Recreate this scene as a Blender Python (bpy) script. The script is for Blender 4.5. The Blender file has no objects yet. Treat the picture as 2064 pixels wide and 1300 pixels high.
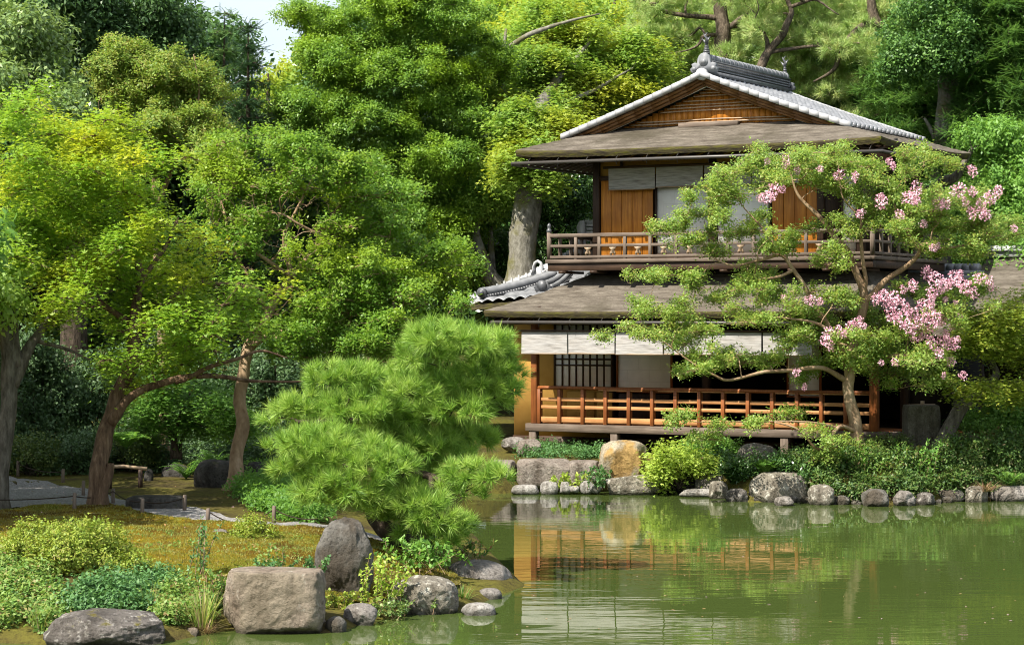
import bpy, bmesh, math, random
import numpy as np
from mathutils import Vector
sc = bpy.context.scene
COL = sc.collection
# ------------------------------------------------------------------ camera, sky, sun, exposure
F, CX, HY, CH = 4700.0, 1032.0, 640.0, 3.1          # focal length in photo pixels, centre, horizon row, camera height
cam_d = bpy.data.cameras.new('camera'); cam = bpy.data.objects.new('camera', cam_d); COL.objects.link(cam)
cam.location = (0, 0, CH); cam.rotation_euler = (math.pi / 2, 0, 0)
cam_d.sensor_width = 36.0; cam_d.lens = 36.0 * F / 2064.0; cam_d.shift_y = -(650 - HY) / 2064.0
cam_d.clip_start = 0.1; cam_d.clip_end = 2000
sc.camera = cam
SUN_EL, SUN_AZ = math.radians(51), math.radians(-132)   # azimuth clockwise from +Y: behind the camera, to its left
sun_dir = Vector((math.cos(SUN_EL) * math.sin(SUN_AZ), math.cos(SUN_EL) * math.cos(SUN_AZ), math.sin(SUN_EL)))
world = bpy.data.worlds.new('World'); sc.world = world; world.use_nodes = True
wn = world.node_tree; sky = wn.nodes.new('ShaderNodeTexSky'); sky.sky_type = 'NISHITA'; sky.sun_disc = False
sky.sun_elevation = SUN_EL; sky.sun_rotation = SUN_AZ; sky.dust_density = 2.0; sky.air_density = 1.0; sky.ozone_density = 1.0
wc = wn.nodes.new('ShaderNodeTexCoord'); wmp = wn.nodes.new('ShaderNodeMapping'); wmp.inputs['Scale'].default_value = (1, 1, 2.6); wnz = wn.nodes.new('ShaderNodeTexNoise'); wnz.inputs['Scale'].default_value = 2.3; wnz.inputs['Detail'].default_value = 6
wrp = wn.nodes.new('ShaderNodeValToRGB'); wrp.color_ramp.elements[0].position = .36; wrp.color_ramp.elements[1].position = .62; wmx = wn.nodes.new('ShaderNodeMix'); wmx.data_type = 'RGBA'; wmx.inputs[7].default_value = (5.2, 5.5, 5.8, 1)
wn.links.new(wc.outputs['Generated'], wmp.inputs[0]); wn.links.new(wmp.outputs[0], wnz.inputs['Vector']); wn.links.new(wnz.outputs['Fac'], wrp.inputs[0]); wn.links.new(wrp.outputs[0], wmx.inputs[0])   # broken white summer cloud over the blue
wn.links.new(sky.outputs[0], wmx.inputs[6]); wn.links.new(wmx.outputs[2], wn.nodes['Background'].inputs[0]); wn.nodes['Background'].inputs[1].default_value = 0.105
sun_d = bpy.data.lights.new('sun', 'SUN'); sun = bpy.data.objects.new('sun', sun_d); COL.objects.link(sun)
sun_d.energy = 5.0; sun_d.angle = math.radians(0.5); sun_d.color = (1.0, 0.93, 0.82)
sun.location = (-20, -20, 40); sun.rotation_euler = sun_dir.to_track_quat('Z', 'Y').to_euler()
sc.view_settings.view_transform = 'Standard'; sc.view_settings.look = 'None'
sc.view_settings.exposure = 1.05; sc.view_settings.gamma = 1.0
sc.cycles.max_bounces = 7; sc.cycles.diffuse_bounces = 3; sc.cycles.glossy_bounces = 3
sc.cycles.transmission_bounces = 4; sc.cycles.caustics_reflective = False; sc.cycles.caustics_refractive = False
sc.cycles.sample_clamp_indirect = 4.0; sc.cycles.filter_width = 1.0; sc.cycles.use_denoising = True; sc.cycles.denoising_prefilter = 'ACCURATE'

# ------------------------------------------------------------------ helpers
def W(px, py, Z):
    px = np.asarray(px, float); py = np.asarray(py, float); Z = np.asarray(Z, float)
    return np.stack(np.broadcast_arrays((px - CX) / F * Z, Z, CH - (py - HY) / F * Z), -1)
def WG(px, py, zg):                                   # point on the level z = zg
    Z = F * (CH - zg) / (py - HY)
    return W(px, py, Z)
def norm(v): return v / np.maximum(np.linalg.norm(v, axis=-1, keepdims=True), 1e-9)
def hash3(ix, iy, iz, seed):
    h = (ix * 374761393 + iy * 668265263 + iz * 2147483647 + seed * 1274126177) & 0xffffffff
    h = ((h ^ (h >> 13)) * 1274126177) & 0xffffffff
    h = ((h ^ (h >> 16)) * 2246822519) & 0xffffffff
    return ((h ^ (h >> 15)) & 0xffffff) / float(0xffffff)
def vnoise(p, seed=0):                                # value noise in -1..1
    p = np.asarray(p, float); i = np.floor(p).astype(np.int64); f = p - i; f = f * f * (3 - 2 * f)
    r = 0
    for dx in (0, 1):
        for dy in (0, 1):
            for dz in (0, 1):
                w = (f[..., 0] if dx else 1 - f[..., 0]) * (f[..., 1] if dy else 1 - f[..., 1]) * (f[..., 2] if dz else 1 - f[..., 2])
                r = r + w * hash3(i[..., 0] + dx, i[..., 1] + dy, i[..., 2] + dz, seed)
    return r * 2 - 1
def fbm(p, oct=4, seed=0):
    r, a, s = 0, 1.0, 0
    for k in range(oct):
        r = r + a * vnoise(p * (2.03 ** k) + 17.3 * k, seed + k); s += a; a *= .5
    return r / s
def raw_mesh(name, V, faces, rnd=None, smooth=False):
    """faces: list of int arrays (M, k). One mesh from numpy arrays."""
    me = bpy.data.meshes.new(name); V = np.asarray(V, np.float32)
    me.vertices.add(len(V)); me.vertices.foreach_set('co', V.ravel())
    faces = [np.asarray(f, np.int32) for f in faces if len(f)]
    nl = sum(f.size for f in faces); nf = sum(len(f) for f in faces)
    me.loops.add(nl); me.polygons.add(nf)
    me.loops.foreach_set('vertex_index', np.concatenate([f.ravel() for f in faces]))
    tot = np.concatenate([np.full(len(f), f.shape[1], np.int32) for f in faces])
    me.polygons.foreach_set('loop_start', np.concatenate([[0], np.cumsum(tot)[:-1]]).astype(np.int32))
    me.polygons.foreach_set('loop_total', tot)
    if smooth: me.polygons.foreach_set('use_smooth', np.ones(nf, bool))
    if rnd is not None:
        a = me.attributes.new('rnd', 'FLOAT', 'FACE'); a.data.foreach_set('value', np.asarray(rnd, np.float32))
    me.update(calc_edges=True)
    return me
def link(name, me, mat, parent=None, loc=None):
    o = bpy.data.objects.new(name, me); COL.objects.link(o)
    if mat is not None and me is not None and not me.materials: me.materials.append(mat)
    if parent is not None: o.parent = parent
    if loc is not None: o.location = loc
    return o
def tag(o, label=None, cat=None, group=None, kind=None):
    if label: o['label'] = label
    if cat: o['category'] = cat
    if group: o['group'] = group
    if kind: o['kind'] = kind
    return o
def empty(name, loc, label, cat, group=None):
    o = bpy.data.objects.new(name, None); COL.objects.link(o); o.location = loc; o.empty_display_size = .2
    return tag(o, label, cat, group)

class MB:
    """collects boxes, bars, sheets and tubes into ONE mesh"""
    def __init__(s): s.V = []; s.F = {}; s.n = 0
    def add(s, V, faces):
        V = np.asarray(V, float).reshape(-1, 3)
        for f in faces:
            f = np.asarray(f, int)
            if len(f): s.F.setdefault(f.shape[1], []).append(f + s.n)
        s.V.append(V); s.n += len(V); return s
    def box(s, a, b):
        x0, y0, z0 = np.minimum(a, b); x1, y1, z1 = np.maximum(a, b)
        V = [(x0, y0, z0), (x1, y0, z0), (x1, y1, z0), (x0, y1, z0), (x0, y0, z1), (x1, y0, z1), (x1, y1, z1), (x0, y1, z1)]
        return s.add(V, [[(0, 3, 2, 1), (4, 5, 6, 7), (0, 1, 5, 4), (1, 2, 6, 5), (2, 3, 7, 6), (3, 0, 4, 7)]])
    def bbox(s, a, b, r=.006):                        # box with chamfered edges
        a = np.minimum(a, b).astype(float); b = np.maximum(a, b).astype(float) if False else np.maximum(*np.broadcast_arrays(a, b)).astype(float)
        r = min(r, .45 * float(np.min(b - a))); c = (a + b) / 2; h = (b - a) / 2; V = []; idx = {}
        for sx in (-1, 1):
            for sy in (-1, 1):
                for sz in (-1, 1):
                    for ax in range(3):
                        p = np.array([sx, sy, sz]) * (h - r); p[ax] += (sx, sy, sz)[ax] * r
                        idx[(sx, sy, sz, ax)] = len(V); V.append(c + p)
        Q, T = [], []
        for ax in range(3):
            o1, o2 = [(1, 2), (2, 0), (0, 1)][ax]
            for sg in (-1, 1):
                q = []
                for a1, a2 in ((-1, -1), (1, -1), (1, 1), (-1, 1)):
                    k = [0, 0, 0]; k[ax] = sg; k[o1] = a1; k[o2] = a2; q.append(idx[(*k, ax)])
                Q.append(q if sg > 0 else q[::-1])
        for ax in range(3):                            # edge chamfers along ax
            o1, o2 = [(1, 2), (2, 0), (0, 1)][ax]
            for s1 in (-1, 1):
                for s2 in (-1, 1):
                    k0 = [0, 0, 0]; k0[ax] = -1; k0[o1] = s1; k0[o2] = s2; k1 = list(k0); k1[ax] = 1
                    q = [idx[(*k0, o1)], idx[(*k1, o1)], idx[(*k1, o2)], idx[(*k0, o2)]]
                    Q.append(q if s1 * s2 < 0 else q[::-1])
        for sx in (-1, 1):
            for sy in (-1, 1):
                for sz in (-1, 1):
                    t = [idx[(sx, sy, sz, i)] for i in range(3)]; T.append(t if sx * sy * sz > 0 else t[::-1])
        return s.add(V, [Q, T])
    def bar(s, p0, p1, w, h, up=(0, 0, 1)):           # rectangular bar between two points
        p0 = np.array(p0, float); p1 = np.array(p1, float); d = norm(p1 - p0); sd = norm(np.cross(d, up)); u = np.cross(sd, d)
        V = [p + sd * a * w / 2 + u * b * h / 2 for p in (p0, p1) for a, b in ((-1, -1), (1, -1), (1, 1), (-1, 1))]
        return s.add(V, [[(0, 1, 2, 3), (7, 6, 5, 4), (0, 4, 5, 1), (1, 5, 6, 2), (2, 6, 7, 3), (3, 7, 4, 0)]])
    def tube(s, P, R, k=6, cap=True):
        P = np.asarray(P, float); n = len(P); R = np.broadcast_to(np.asarray(R, float), (n,))
        T = norm(np.gradient(P, axis=0)); ref = np.array([0.3, 0.2, 1.0]) if abs(T[:, 2]).mean() < .8 else np.array([1.0, .2, .1])
        A = norm(np.cross(T, ref)); B = np.cross(T, A); th = np.arange(k) / k * 2 * math.pi
        V = P[:, None] + R[:, None, None] * (np.cos(th)[None, :, None] * A[:, None] + np.sin(th)[None, :, None] * B[:, None])
        i = np.arange(n - 1)[:, None] * k; j = np.arange(k)[None]; j2 = (j + 1) % k
        Q = np.stack(np.broadcast_arrays(i + j, i + k + j, i + k + j2, i + j2), -1).reshape(-1, 4)
        V = V.reshape(-1, 3); fs = [Q]
        if cap: fs.append([list(range(k))]); fs.append([list(range((n - 1) * k, n * k))[::-1]])
        return s.add(V, fs)
    def grid(s, V):                                   # V (n, m, 3)
        V = np.asarray(V, float); n, m = V.shape[:2]; i = np.arange(n - 1)[:, None] * m; j = np.arange(m - 1)[None]
        Q = np.stack(np.broadcast_arrays(i + j, i + j + 1, i + m + j + 1, i + m + j), -1).reshape(-1, 4)
        return s.add(V.reshape(-1, 3), [Q])
    def slab(s, V, t):                                # closed sheet of thickness vector t below grid V
        V = np.asarray(V, float); n, m = V.shape[:2]; lo = V + np.asarray(t, float)
        s.grid(V); s.grid(lo[::-1])
        for A, B in ((V[0], lo[0]), (lo[-1], V[-1]), (lo[:, 0], V[:, 0]), (V[:, -1], lo[:, -1])): s.grid(np.stack([B, A]))
        return s
    def prism(s, poly, axis_vec):                     # extrude a planar polygon
        P = np.asarray(poly, float); n = len(P); Q = P + np.asarray(axis_vec, float)
        s.add(np.concatenate([P, Q]), [[(i, (i + 1) % n, n + (i + 1) % n, n + i) for i in range(n)], [list(range(n))[::-1]], [list(range(n, 2 * n))]])
        return s
    def mesh(s, name, smooth=False):
        return raw_mesh(name, np.concatenate(s.V), [np.concatenate(f) for f in s.F.values()], smooth=smooth)
    def build(s, name, mat, parent=None, loc=None, smooth=False):
        return link(name, s.mesh(name, smooth), mat, parent, loc)

# ------------------------------------------------------------------ materials
class NT:
    def __init__(s, name):
        s.m = bpy.data.materials.new(name); s.m.use_nodes = True; s.t = s.m.node_tree
        s.b = s.t.nodes['Principled BSDF']; s.out = s.t.nodes['Material Output']
    def n(s, typ, **kw):
        nd = s.t.nodes.new(typ)
        for k, v in kw.items(): setattr(nd, k, v)
        return nd
    def l(s, a, b): s.t.links.new(a, b)
    def coord(s, scale=(1, 1, 1), kind='Object', rot=(0, 0, 0)):
        c = s.n('ShaderNodeTexCoord'); mp = s.n('ShaderNodeMapping'); mp.inputs['Scale'].default_value = scale; mp.inputs['Rotation'].default_value = rot
        s.l(c.outputs[kind], mp.inputs[0]); return mp.outputs[0]
    def noise(s, scale, vec=None, detail=4, rough=.55):
        nd = s.n('ShaderNodeTexNoise'); nd.inputs['Scale'].default_value = scale; nd.inputs['Detail'].default_value = detail; nd.inputs['Roughness'].default_value = rough
        if vec is not None: s.l(vec, nd.inputs['Vector'])
        return nd.outputs['Fac']
    def ramp(s, fac, stops):
        r = s.n('ShaderNodeValToRGB'); e = r.color_ramp.elements
        while len(e) < len(stops): e.new(.5)
        for k, (p, c) in enumerate(stops): e[k].position = p; e[k].color = (*c, 1) if len(c) == 3 else c
        s.l(fac, r.inputs[0]); return r.outputs[0]
    def mix(s, fac, a, b, mode='MIX'):
        nd = s.n('ShaderNodeMix', data_type='RGBA', blend_type=mode)
        for v, i in ((fac, 0), (a, 6), (b, 7)):
            if hasattr(v, 'links'): s.l(v, nd.inputs[i])
            else: nd.inputs[i].default_value = v if i == 0 else (*v, 1)
        return nd.outputs[2]
    def math(s, op, a, b=0.0, clamp=False):
        nd = s.n('ShaderNodeMath', operation=op); nd.use_clamp = clamp
        for v, i in ((a, 0), (b, 1)):
            if hasattr(v, 'links'): s.l(v, nd.inputs[i])
            else: nd.inputs[i].default_value = v
        return nd.outputs[0]
    def bump(s, h, strength=.3, dist=.02, nrm=None):
        nd = s.n('ShaderNodeBump'); nd.inputs['Strength'].default_value = strength; nd.inputs['Distance'].default_value = dist
        s.l(h, nd.inputs['Height'])
        if nrm is not None: s.l(nrm, nd.inputs['Normal'])
        s.l(nd.outputs[0], s.b.inputs['Normal']); return nd.outputs[0]
    def done(s, col=None, rough=.6, spec=.3):
        if col is not None:
            if hasattr(col, 'links'): s.l(col, s.b.inputs['Base Color'])
            else: s.b.inputs['Base Color'].default_value = (*col, 1)
        s.b.inputs['Roughness'].default_value = rough; s.b.inputs['Specular IOR Level'].default_value = spec
        return s.m

LEAF = 1.55                                           # leaf colours below are in the shade of the tables; this brings them to fresh summer green
def leaf_mat(name, cols, trans=.38, tcol=1.5, rough=.5, spec=.35, tint=None, nscale=.7):
    t = NT(name); a = t.n('ShaderNodeAttribute', attribute_name='rnd'); k = len(cols)
    c = t.ramp(a.outputs['Fac'], [(i / max(k - 1, 1), (cc[0] * LEAF, cc[1] * LEAF, cc[2] * LEAF * 1.5 + .008)) for i, cc in enumerate(cols)])
    if tint is not None:
        f = t.ramp(t.noise(nscale, t.coord(), 2), [(.48, (0, 0, 0)), (.66, (1, 1, 1))]); c = t.mix(f, c, tuple(x * LEAF for x in tint))
    t.done(c, rough, spec)
    tr = t.n('ShaderNodeBsdfTranslucent'); h = t.n('ShaderNodeVectorMath', operation='MULTIPLY'); t.l(c, h.inputs[0])
    h.inputs[1].default_value = (tcol * 1.05, tcol, tcol * .7); t.l(h.outputs[0], tr.inputs[0])
    mx = t.n('ShaderNodeMixShader'); mx.inputs[0].default_value = trans
    t.l(t.b.outputs[0], mx.inputs[1]); t.l(tr.outputs[0], mx.inputs[2]); t.l(mx.outputs[0], t.out.inputs[0])
    return t.m
def bark_mat(name, c0, c1, c2=None, sc_=6, stretch=.25, rough=.85, moss=None):
    t = NT(name); v = t.coord((1, 1, stretch)); n1 = t.noise(sc_ * 2.2, v, 5, .65)
    c = t.ramp(n1, [(.32, c0), (.55, c1), (.75, c2 or c1)])
    if moss is not None: c = t.mix(t.ramp(t.noise(2.2, t.coord(), 4), [(.5, (0, 0, 0)), (.62, (1, 1, 1))]), c, moss)
    t.bump(n1, .9, .03); return t.done(c, rough, .15)
def wood_mat(name, c0, c1, axis='z', rough=.55, fine=1.0, spec=.3, dirt=None):
    t = NT(name); st = {'x': (.06, 1, 1), 'y': (1, .06, 1), 'z': (1, 1, .06)}[axis]
    n1 = t.noise(28 * fine, t.coord(st), 5, .6); n2 = t.noise(2.1, t.coord(), 3)
    c = t.ramp(n1, [(.3, c0), (.68, c1)])
    c = t.mix(t.ramp(n2, [(.35, (0, 0, 0)), (.7, (.55, .55, .55))]), c, dirt or tuple(x * .55 for x in c0))
    t.bump(n1, .35, .006); return t.done(c, rough, spec)
def stone_mat(name, c0, c1, lichen=(.55, .53, .46), lich_amt=.56, moss=None, moss_amt=.55, sc_=3.0, stain=None):
    t = NT(name); v = t.coord(); n1 = t.noise(sc_, v, 8, .62); n2 = t.noise(sc_ * 9, v, 6, .7)
    c = t.ramp(n1, [(.3, c0), (.68, c1)])
    c = t.mix(t.ramp(n2, [(.35, (.75, .75, .75)), (.5, (0, 0, 0))]), c, tuple(x * .4 for x in c0))
    c = t.mix(t.ramp(t.noise(sc_ * 3.3, v, 6, .7), [(lich_amt, (0, 0, 0)), (lich_amt + .07, (.8, .8, .8))]), c, lichen)
    if stain is not None: c = t.mix(t.ramp(t.noise(sc_ * .8, t.coord((1, 1, .7), rot=(.3, .2, .7)), 4), [(.47, (0, 0, 0)), (.57, (.9, .9, .9))]), c, stain)
    if moss is not None:
        g = t.n('ShaderNodeNewGeometry'); sx = t.n('ShaderNodeSeparateXYZ'); t.l(g.outputs['Normal'], sx.inputs[0])
        f = t.math('ADD', t.math('MULTIPLY', sx.outputs[2], .16), t.noise(sc_ * 1.6, v, 6, .65))
        c = t.mix(t.ramp(f, [(moss_amt + .06, (0, 0, 0)), (moss_amt + .15, (1, 1, 1))]), c, moss)
    n4 = t.noise(sc_ * 5, v, 10, .78); c = t.mix(1.0, c, t.ramp(n4, [(.30, (.42, .40, .38)), (.48, (.95, .95, .95)), (.70, (1.0, 1.0, 1.0))]), 'MULTIPLY')
    c = t.mix(1.0, c, t.ramp(t.noise(sc_ * 1.1, t.coord((1.6, 1.6, .35)), 6, .7), [(.34, (.55, .53, .50)), (.55, (1, 1, 1))]), 'MULTIPLY')   # rain streaks
    g2 = t.n('ShaderNodeNewGeometry'); s2 = t.n('ShaderNodeSeparateXYZ'); t.l(g2.outputs['Position'], s2.inputs[0])   # damp band at the waterline
    c = t.mix(t.ramp(s2.outputs[2], [(.02, (.75, .75, .75)), (.085, (0, 0, 0))]), c, (.025, .024, .015))
    h = t.math('ADD', t.math('ADD', n1, t.math('MULTIPLY', n2, .35)), t.math('MULTIPLY', n4, .7))
    t.bump(h, 1.0, .07); return t.done(c, .85, .2)
M = {}
M['maple'] = leaf_mat('maple_leaf', [(.085, .17, .010), (.135, .235, .012), (.20, .285, .016)], .42, 1.5, tint=(.27, .295, .018))
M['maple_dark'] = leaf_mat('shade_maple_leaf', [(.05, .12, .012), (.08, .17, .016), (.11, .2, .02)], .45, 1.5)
M['maple_gold'] = leaf_mat('gold_maple_leaf', [(.13, .20, .016), (.19, .25, .02), (.28, .28, .026)], .42, 1.4)
M['myrtle'] = leaf_mat('myrtle_leaf', [(.055, .12, .009), (.095, .178, .012), (.15, .235, .02)], .40, 1.6, .45, .35, tint=(.16, .23, .022))
M['myrtle_b'] = leaf_mat('bright_myrtle_leaf', [(.08, .15, .02), (.13, .21, .026), (.19, .26, .036), (.25, .22, .04)], .40, 1.5, .45, .35)
M['myrtle_y'] = leaf_mat('yellow_myrtle_leaf', [(.08, .145, .014), (.12, .19, .018), (.17, .215, .022), (.16, .13, .03)], .38, 1.4)
M['holly'] = leaf_mat('holly_leaf', [(.05, .11, .010), (.09, .17, .012), (.15, .235, .018)], .34, 1.6, .45, .35, tint=(.14, .22, .016))
M['camphor'] = leaf_mat('dark_broad_leaf', [(.022, .05, .009), (.04, .085, .013), (.065, .12, .018)], .28, 1.4, .42, .35)
M['grey_leaf'] = leaf_mat('grey_green_leaf', [(.065, .115, .018), (.11, .17, .028), (.18, .24, .05)], .28, 1.4, .35, .6)
M['willow'] = leaf_mat('light_hanging_leaf', [(.14, .24, .03), (.2, .3, .04), (.27, .35, .06)], .45, 1.4)
M['fir'] = leaf_mat('fir_needle', [(.018, .045, .012), (.03, .07, .016), (.06, .11, .02)], .15, 1.3, .45)
M['fir_tip'] = leaf_mat('fir_tip_needle', [(.05, .10, .02), (.08, .15, .03), (.13, .2, .04)], .25, 1.3, .45)
M['hemlock'] = leaf_mat('hemlock_needle', [(.03, .075, .012), (.06, .13, .016), (.11, .20, .022)], .3, 1.5, .45)
M['pine'] = leaf_mat('pine_needle', [(.05, .10, .010), (.115, .215, .016), (.19, .29, .03), (.27, .35, .055)], .30, 1.3, .45, .35)
M['pine_bg'] = leaf_mat('far_pine_needle', [(.13, .21, .035), (.19, .28, .05), (.27, .34, .08), (.26, .24, .07)], .36, 1.3, .45)
M['gold_green'] = leaf_mat('gold_green_leaf', [(.09, .17, .016), (.14, .23, .02), (.21, .275, .028)], .42, 1.5, tint=(.24, .265, .022))
M['laurel'] = leaf_mat('laurel_leaf', [(.03, .07, .012), (.05, .11, .016), (.09, .16, .02)], .25, 1.4, .3, .6)
M['bush'] = leaf_mat('fresh_bush_leaf', [(.06, .14, .016), (.1, .2, .02), (.14, .25, .03)], .36, 1.5)
M['azalea'] = leaf_mat('azalea_leaf', [(.085, .135, .010), (.13, .185, .012), (.19, .235, .018), (.17, .13, .025)], .3, 1.4)
M['azalea_dk'] = leaf_mat('dark_azalea_leaf', [(.045, .075, .012), (.07, .11, .014), (.12, .14, .02)], .3, 1.4)
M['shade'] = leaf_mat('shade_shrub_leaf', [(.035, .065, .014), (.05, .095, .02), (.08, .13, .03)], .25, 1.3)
M['herb'] = leaf_mat('blue_green_herb_leaf', [(.040, .10, .018), (.062, .14, .026), (.10, .19, .038)], .3, 1.3)
M['herb_g'] = leaf_mat('green_herb_leaf', [(.05, .11, .014), (.09, .17, .02), (.15, .22, .03), (.2, .1, .04)], .35, 1.4)
M['weed'] = leaf_mat('shore_weed_leaf', [(.024, .055, .009), (.044, .092, .012), (.085, .14, .017), (.12, .09, .03)], .33, 1.4)
M['lime'] = leaf_mat('lime_leaf', [(.15, .24, .02), (.23, .31, .03), (.32, .38, .05)], .4, 1.3)
M['grassy'] = leaf_mat('grass_blade', [(.10, .18, .02), (.17, .25, .03), (.25, .27, .05), (.28, .2, .09)], .35, 1.3)
M['dry'] = leaf_mat('dry_grass_blade', [(.16, .10, .04), (.25, .16, .06), (.1, .1, .03)], .3, 1.1)
M['moss_blade'] = leaf_mat('moss_tip', [(.042, .036, .010), (.10, .085, .011), (.18, .155, .014), (.12, .155, .018), (.13, .19, .028)], .25, 1.2)
M['fallen'] = leaf_mat('fallen_leaf', [(.22, .12, .03), (.30, .2, .06), (.40, .26, .22)], .2, 1.1)
tb = NT('myrtle_blossom'); ab = tb.n('ShaderNodeAttribute', attribute_name='rnd')
tb.done(tb.ramp(ab.outputs['Fac'], [(0, (.62, .25, .37)), (.5, (.78, .45, .55)), (1, (.88, .66, .72))]), .6, .2); tb.b.inputs['Subsurface Weight'].default_value = 0
M['blossom'] = tb.m
M['bark_brown'] = bark_mat('brown_bark', (.045, .028, .017), (.14, .09, .055), (.27, .19, .125), 7, .18)
M['bark_myrtle'] = bark_mat('smooth_tan_bark', (.16, .10, .055), (.30, .21, .13), (.42, .33, .23), 3, .35)
M['bark_grey'] = bark_mat('grey_bark', (.05, .045, .035), (.14, .125, .10), (.24, .225, .19), 7, .3)
M['bark_moss'] = bark_mat('mossy_grey_bark', (.085, .078, .06), (.20, .19, .155), (.33, .315, .27), 5, .5, moss=(.12, .115, .05))
M['bark_dark'] = bark_mat('dark_bark', (.022, .017, .012), (.065, .05, .036), (.12, .095, .07), 8, .3)
M['bark_pine'] = bark_mat('pine_bark', (.04, .03, .022), (.12, .095, .07), (.22, .18, .14), 9, .5)

t = NT('water_surface'); wv = t.coord((.22, 1.0, 1.0), 'Object')     # green pond: murky body under a clear, faintly rippled skin
a1 = t.noise(2.6, wv, 3, .5); a2 = t.noise(9.0, t.coord((.3, 1.0, 1.0)), 2, .5); a3 = t.noise(.35, t.coord((.6, 1, 1)), 2)
amp = t.ramp(a3, [(.38, (.12, .12, .12)), (.65, (1, 1, 1))])
hh = t.math('MULTIPLY', t.math('ADD', a1, t.math('MULTIPLY', a2, .22)), amp)
t.bump(hh, .11, .05)
t.done((.054, .080, .019), .015, .5); t.b.inputs['IOR'].default_value = 1.33; M['water'] = t.m

t = NT('ground_soil'); v = t.coord(); n1 = t.noise(1.1, v, 5); n2 = t.noise(14, v, 6, .7)
c = t.ramp(n1, [(.35, (.055, .042, .018)), (.52, (.095, .085, .018)), (.7, (.13, .125, .022))])
c = t.mix(t.ramp(n2, [(.35, (.7, .7, .7)), (.55, (0, 0, 0))]), c, (.03, .022, .01)); t.bump(n2, .8, .04); M['ground'] = t.done(c, .95, .1)
t = NT('moss_ground'); v = t.coord(); n1 = t.noise(1.0, v, 6, .62); n2 = t.noise(40, v, 6, .75)
c = t.ramp(n1, [(.30, (.06, .04, .008)), (.40, (.12, .08, .010)), (.50, (.23, .175, .013)), (.58, (.15, .16, .014)), (.70, (.11, .16, .016))])
c = t.mix(t.ramp(n2, [(.38, (.75, .75, .75)), (.58, (0, 0, 0))]), c, (.07, .035, .006)); t.bump(n2, 1.0, .03); M['moss'] = t.done(c, .95, .05)
t = NT('gravel'); v = t.coord(); vo = t.n('ShaderNodeTexVoronoi'); vo.inputs['Scale'].default_value = 42; t.l(v, vo.inputs['Vector'])
c = t.ramp(vo.outputs['Color'], [(.0, (.12, .115, .115)), (.5, (.23, .22, .22)), (1, (.35, .34, .335))])
c = t.mix(t.ramp(t.noise(1.5, v, 4), [(.45, (0, 0, 0)), (.75, (.5, .5, .5))]), c, (.16, .15, .12)); t.bump(vo.outputs['Distance'], .9, .02); M['gravel'] = t.done(c, .9, .2)

M['wood_orange'] = wood_mat('orange_wood', (.34, .115, .012), (.62, .255, .035), 'z', .5)
M['wood_red'] = wood_mat('red_brown_wood', (.17, .052, .016), (.36, .125, .035), 'z', .5)
M['wood_rail'] = wood_mat('rail_wood', (.36, .16, .055), (.62, .33, .14), 'x', .55)
M['wood_grey'] = wood_mat('weathered_grey_wood', (.085, .062, .045), (.21, .165, .13), 'x', .7)
M['wood_grey_v'] = wood_mat('weathered_grey_post_wood', (.085, .06, .042), (.21, .165, .13), 'z', .7)
M['wood_dark'] = wood_mat('dark_wood', (.022, .012, .007), (.06, .034, .02), 'z', .6)
M['wood_dark_x'] = wood_mat('dark_beam_wood', (.03, .016, .009), (.085, .05, .03), 'x', .6)
M['wood_barge'] = wood_mat('barge_wood', (.10, .045, .016), (.30, .15, .055), 'x', .6)
t = NT('ochre_plaster'); n1 = t.noise(3, t.coord(), 5); n2 = t.noise(60, t.coord(), 3)
t.bump(n2, .15, .004); M['plaster'] = t.done(t.ramp(n1, [(.3, (.40, .22, .05)), (.7, (.50, .29, .075))]), .9, .1)
t = NT('screen_paper'); n1 = t.noise(5, t.coord(), 3); bk = t.n('ShaderNodeTexBrick'); t.l(t.coord((1, 1, 1), rot=(math.radians(90), 0, 0)), bk.inputs['Vector'])
for k_, v_ in (('Scale', 1.0), ('Mortar Size', .006), ('Brick Width', .47), ('Row Height', .23)): bk.inputs[k_].default_value = v_
M['paper'] = t.done(t.mix(bk.outputs['Fac'], t.ramp(n1, [(.3, (.74, .74, .69)), (.7, (.83, .83, .78))]), (.70, .70, .65)), .9, .1)
t = NT('reed_blind'); n1 = t.noise(9, t.coord((.3, 1, 5)), 5, .65); n2 = t.noise(4, t.coord((.5, 1, 2)), 3)
c = t.ramp(n1, [(.32, (.13, .122, .115)), (.45, (.29, .282, .272)), (.62, (.43, .42, .41))]); c = t.mix(t.ramp(n2, [(.4, (0, 0, 0)), (.7, (.35, .35, .35))]), c, (.36, .32, .28))
t.bump(n1, .5, .01); M['blind'] = t.done(c, .8, .2)
t = NT('bark_shingle'); n1 = t.noise(7, t.coord((.35, 1, 3)), 6, .65); n2 = t.noise(1.3, t.coord(), 4); n3 = t.noise(40, t.coord((.4, 1, 2)), 4, .7)
c = t.ramp(n1, [(.28, (.055, .046, .036)), (.5, (.118, .102, .082)), (.75, (.20, .178, .145))])
c = t.mix(t.ramp(n2, [(.5, (0, 0, 0)), (.7, (.75, .75, .75))]), c, (.045, .04, .025)); c = t.mix(t.ramp(n3, [(.32, (.7, .7, .7)), (.5, (0, 0, 0))]), c, (.05, .04, .03))
t.bump(t.math('ADD', n1, t.math('MULTIPLY', n3, .5)), .9, .03); M['shingle'] = t.done(c, .92, .15)
t = NT('mossy_shingle_edge'); n1 = t.noise(4, t.coord((1, 1, 5)), 5, .65); n3 = t.noise(30, t.coord((.3, 1, 3)), 4)
c = t.ramp(n1, [(.35, (.04, .033, .025)), (.52, (.075, .064, .03)), (.68, (.10, .10, .015))]); t.bump(n3, .8, .02); M['shingle_edge'] = t.done(c, .95, .1)
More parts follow.
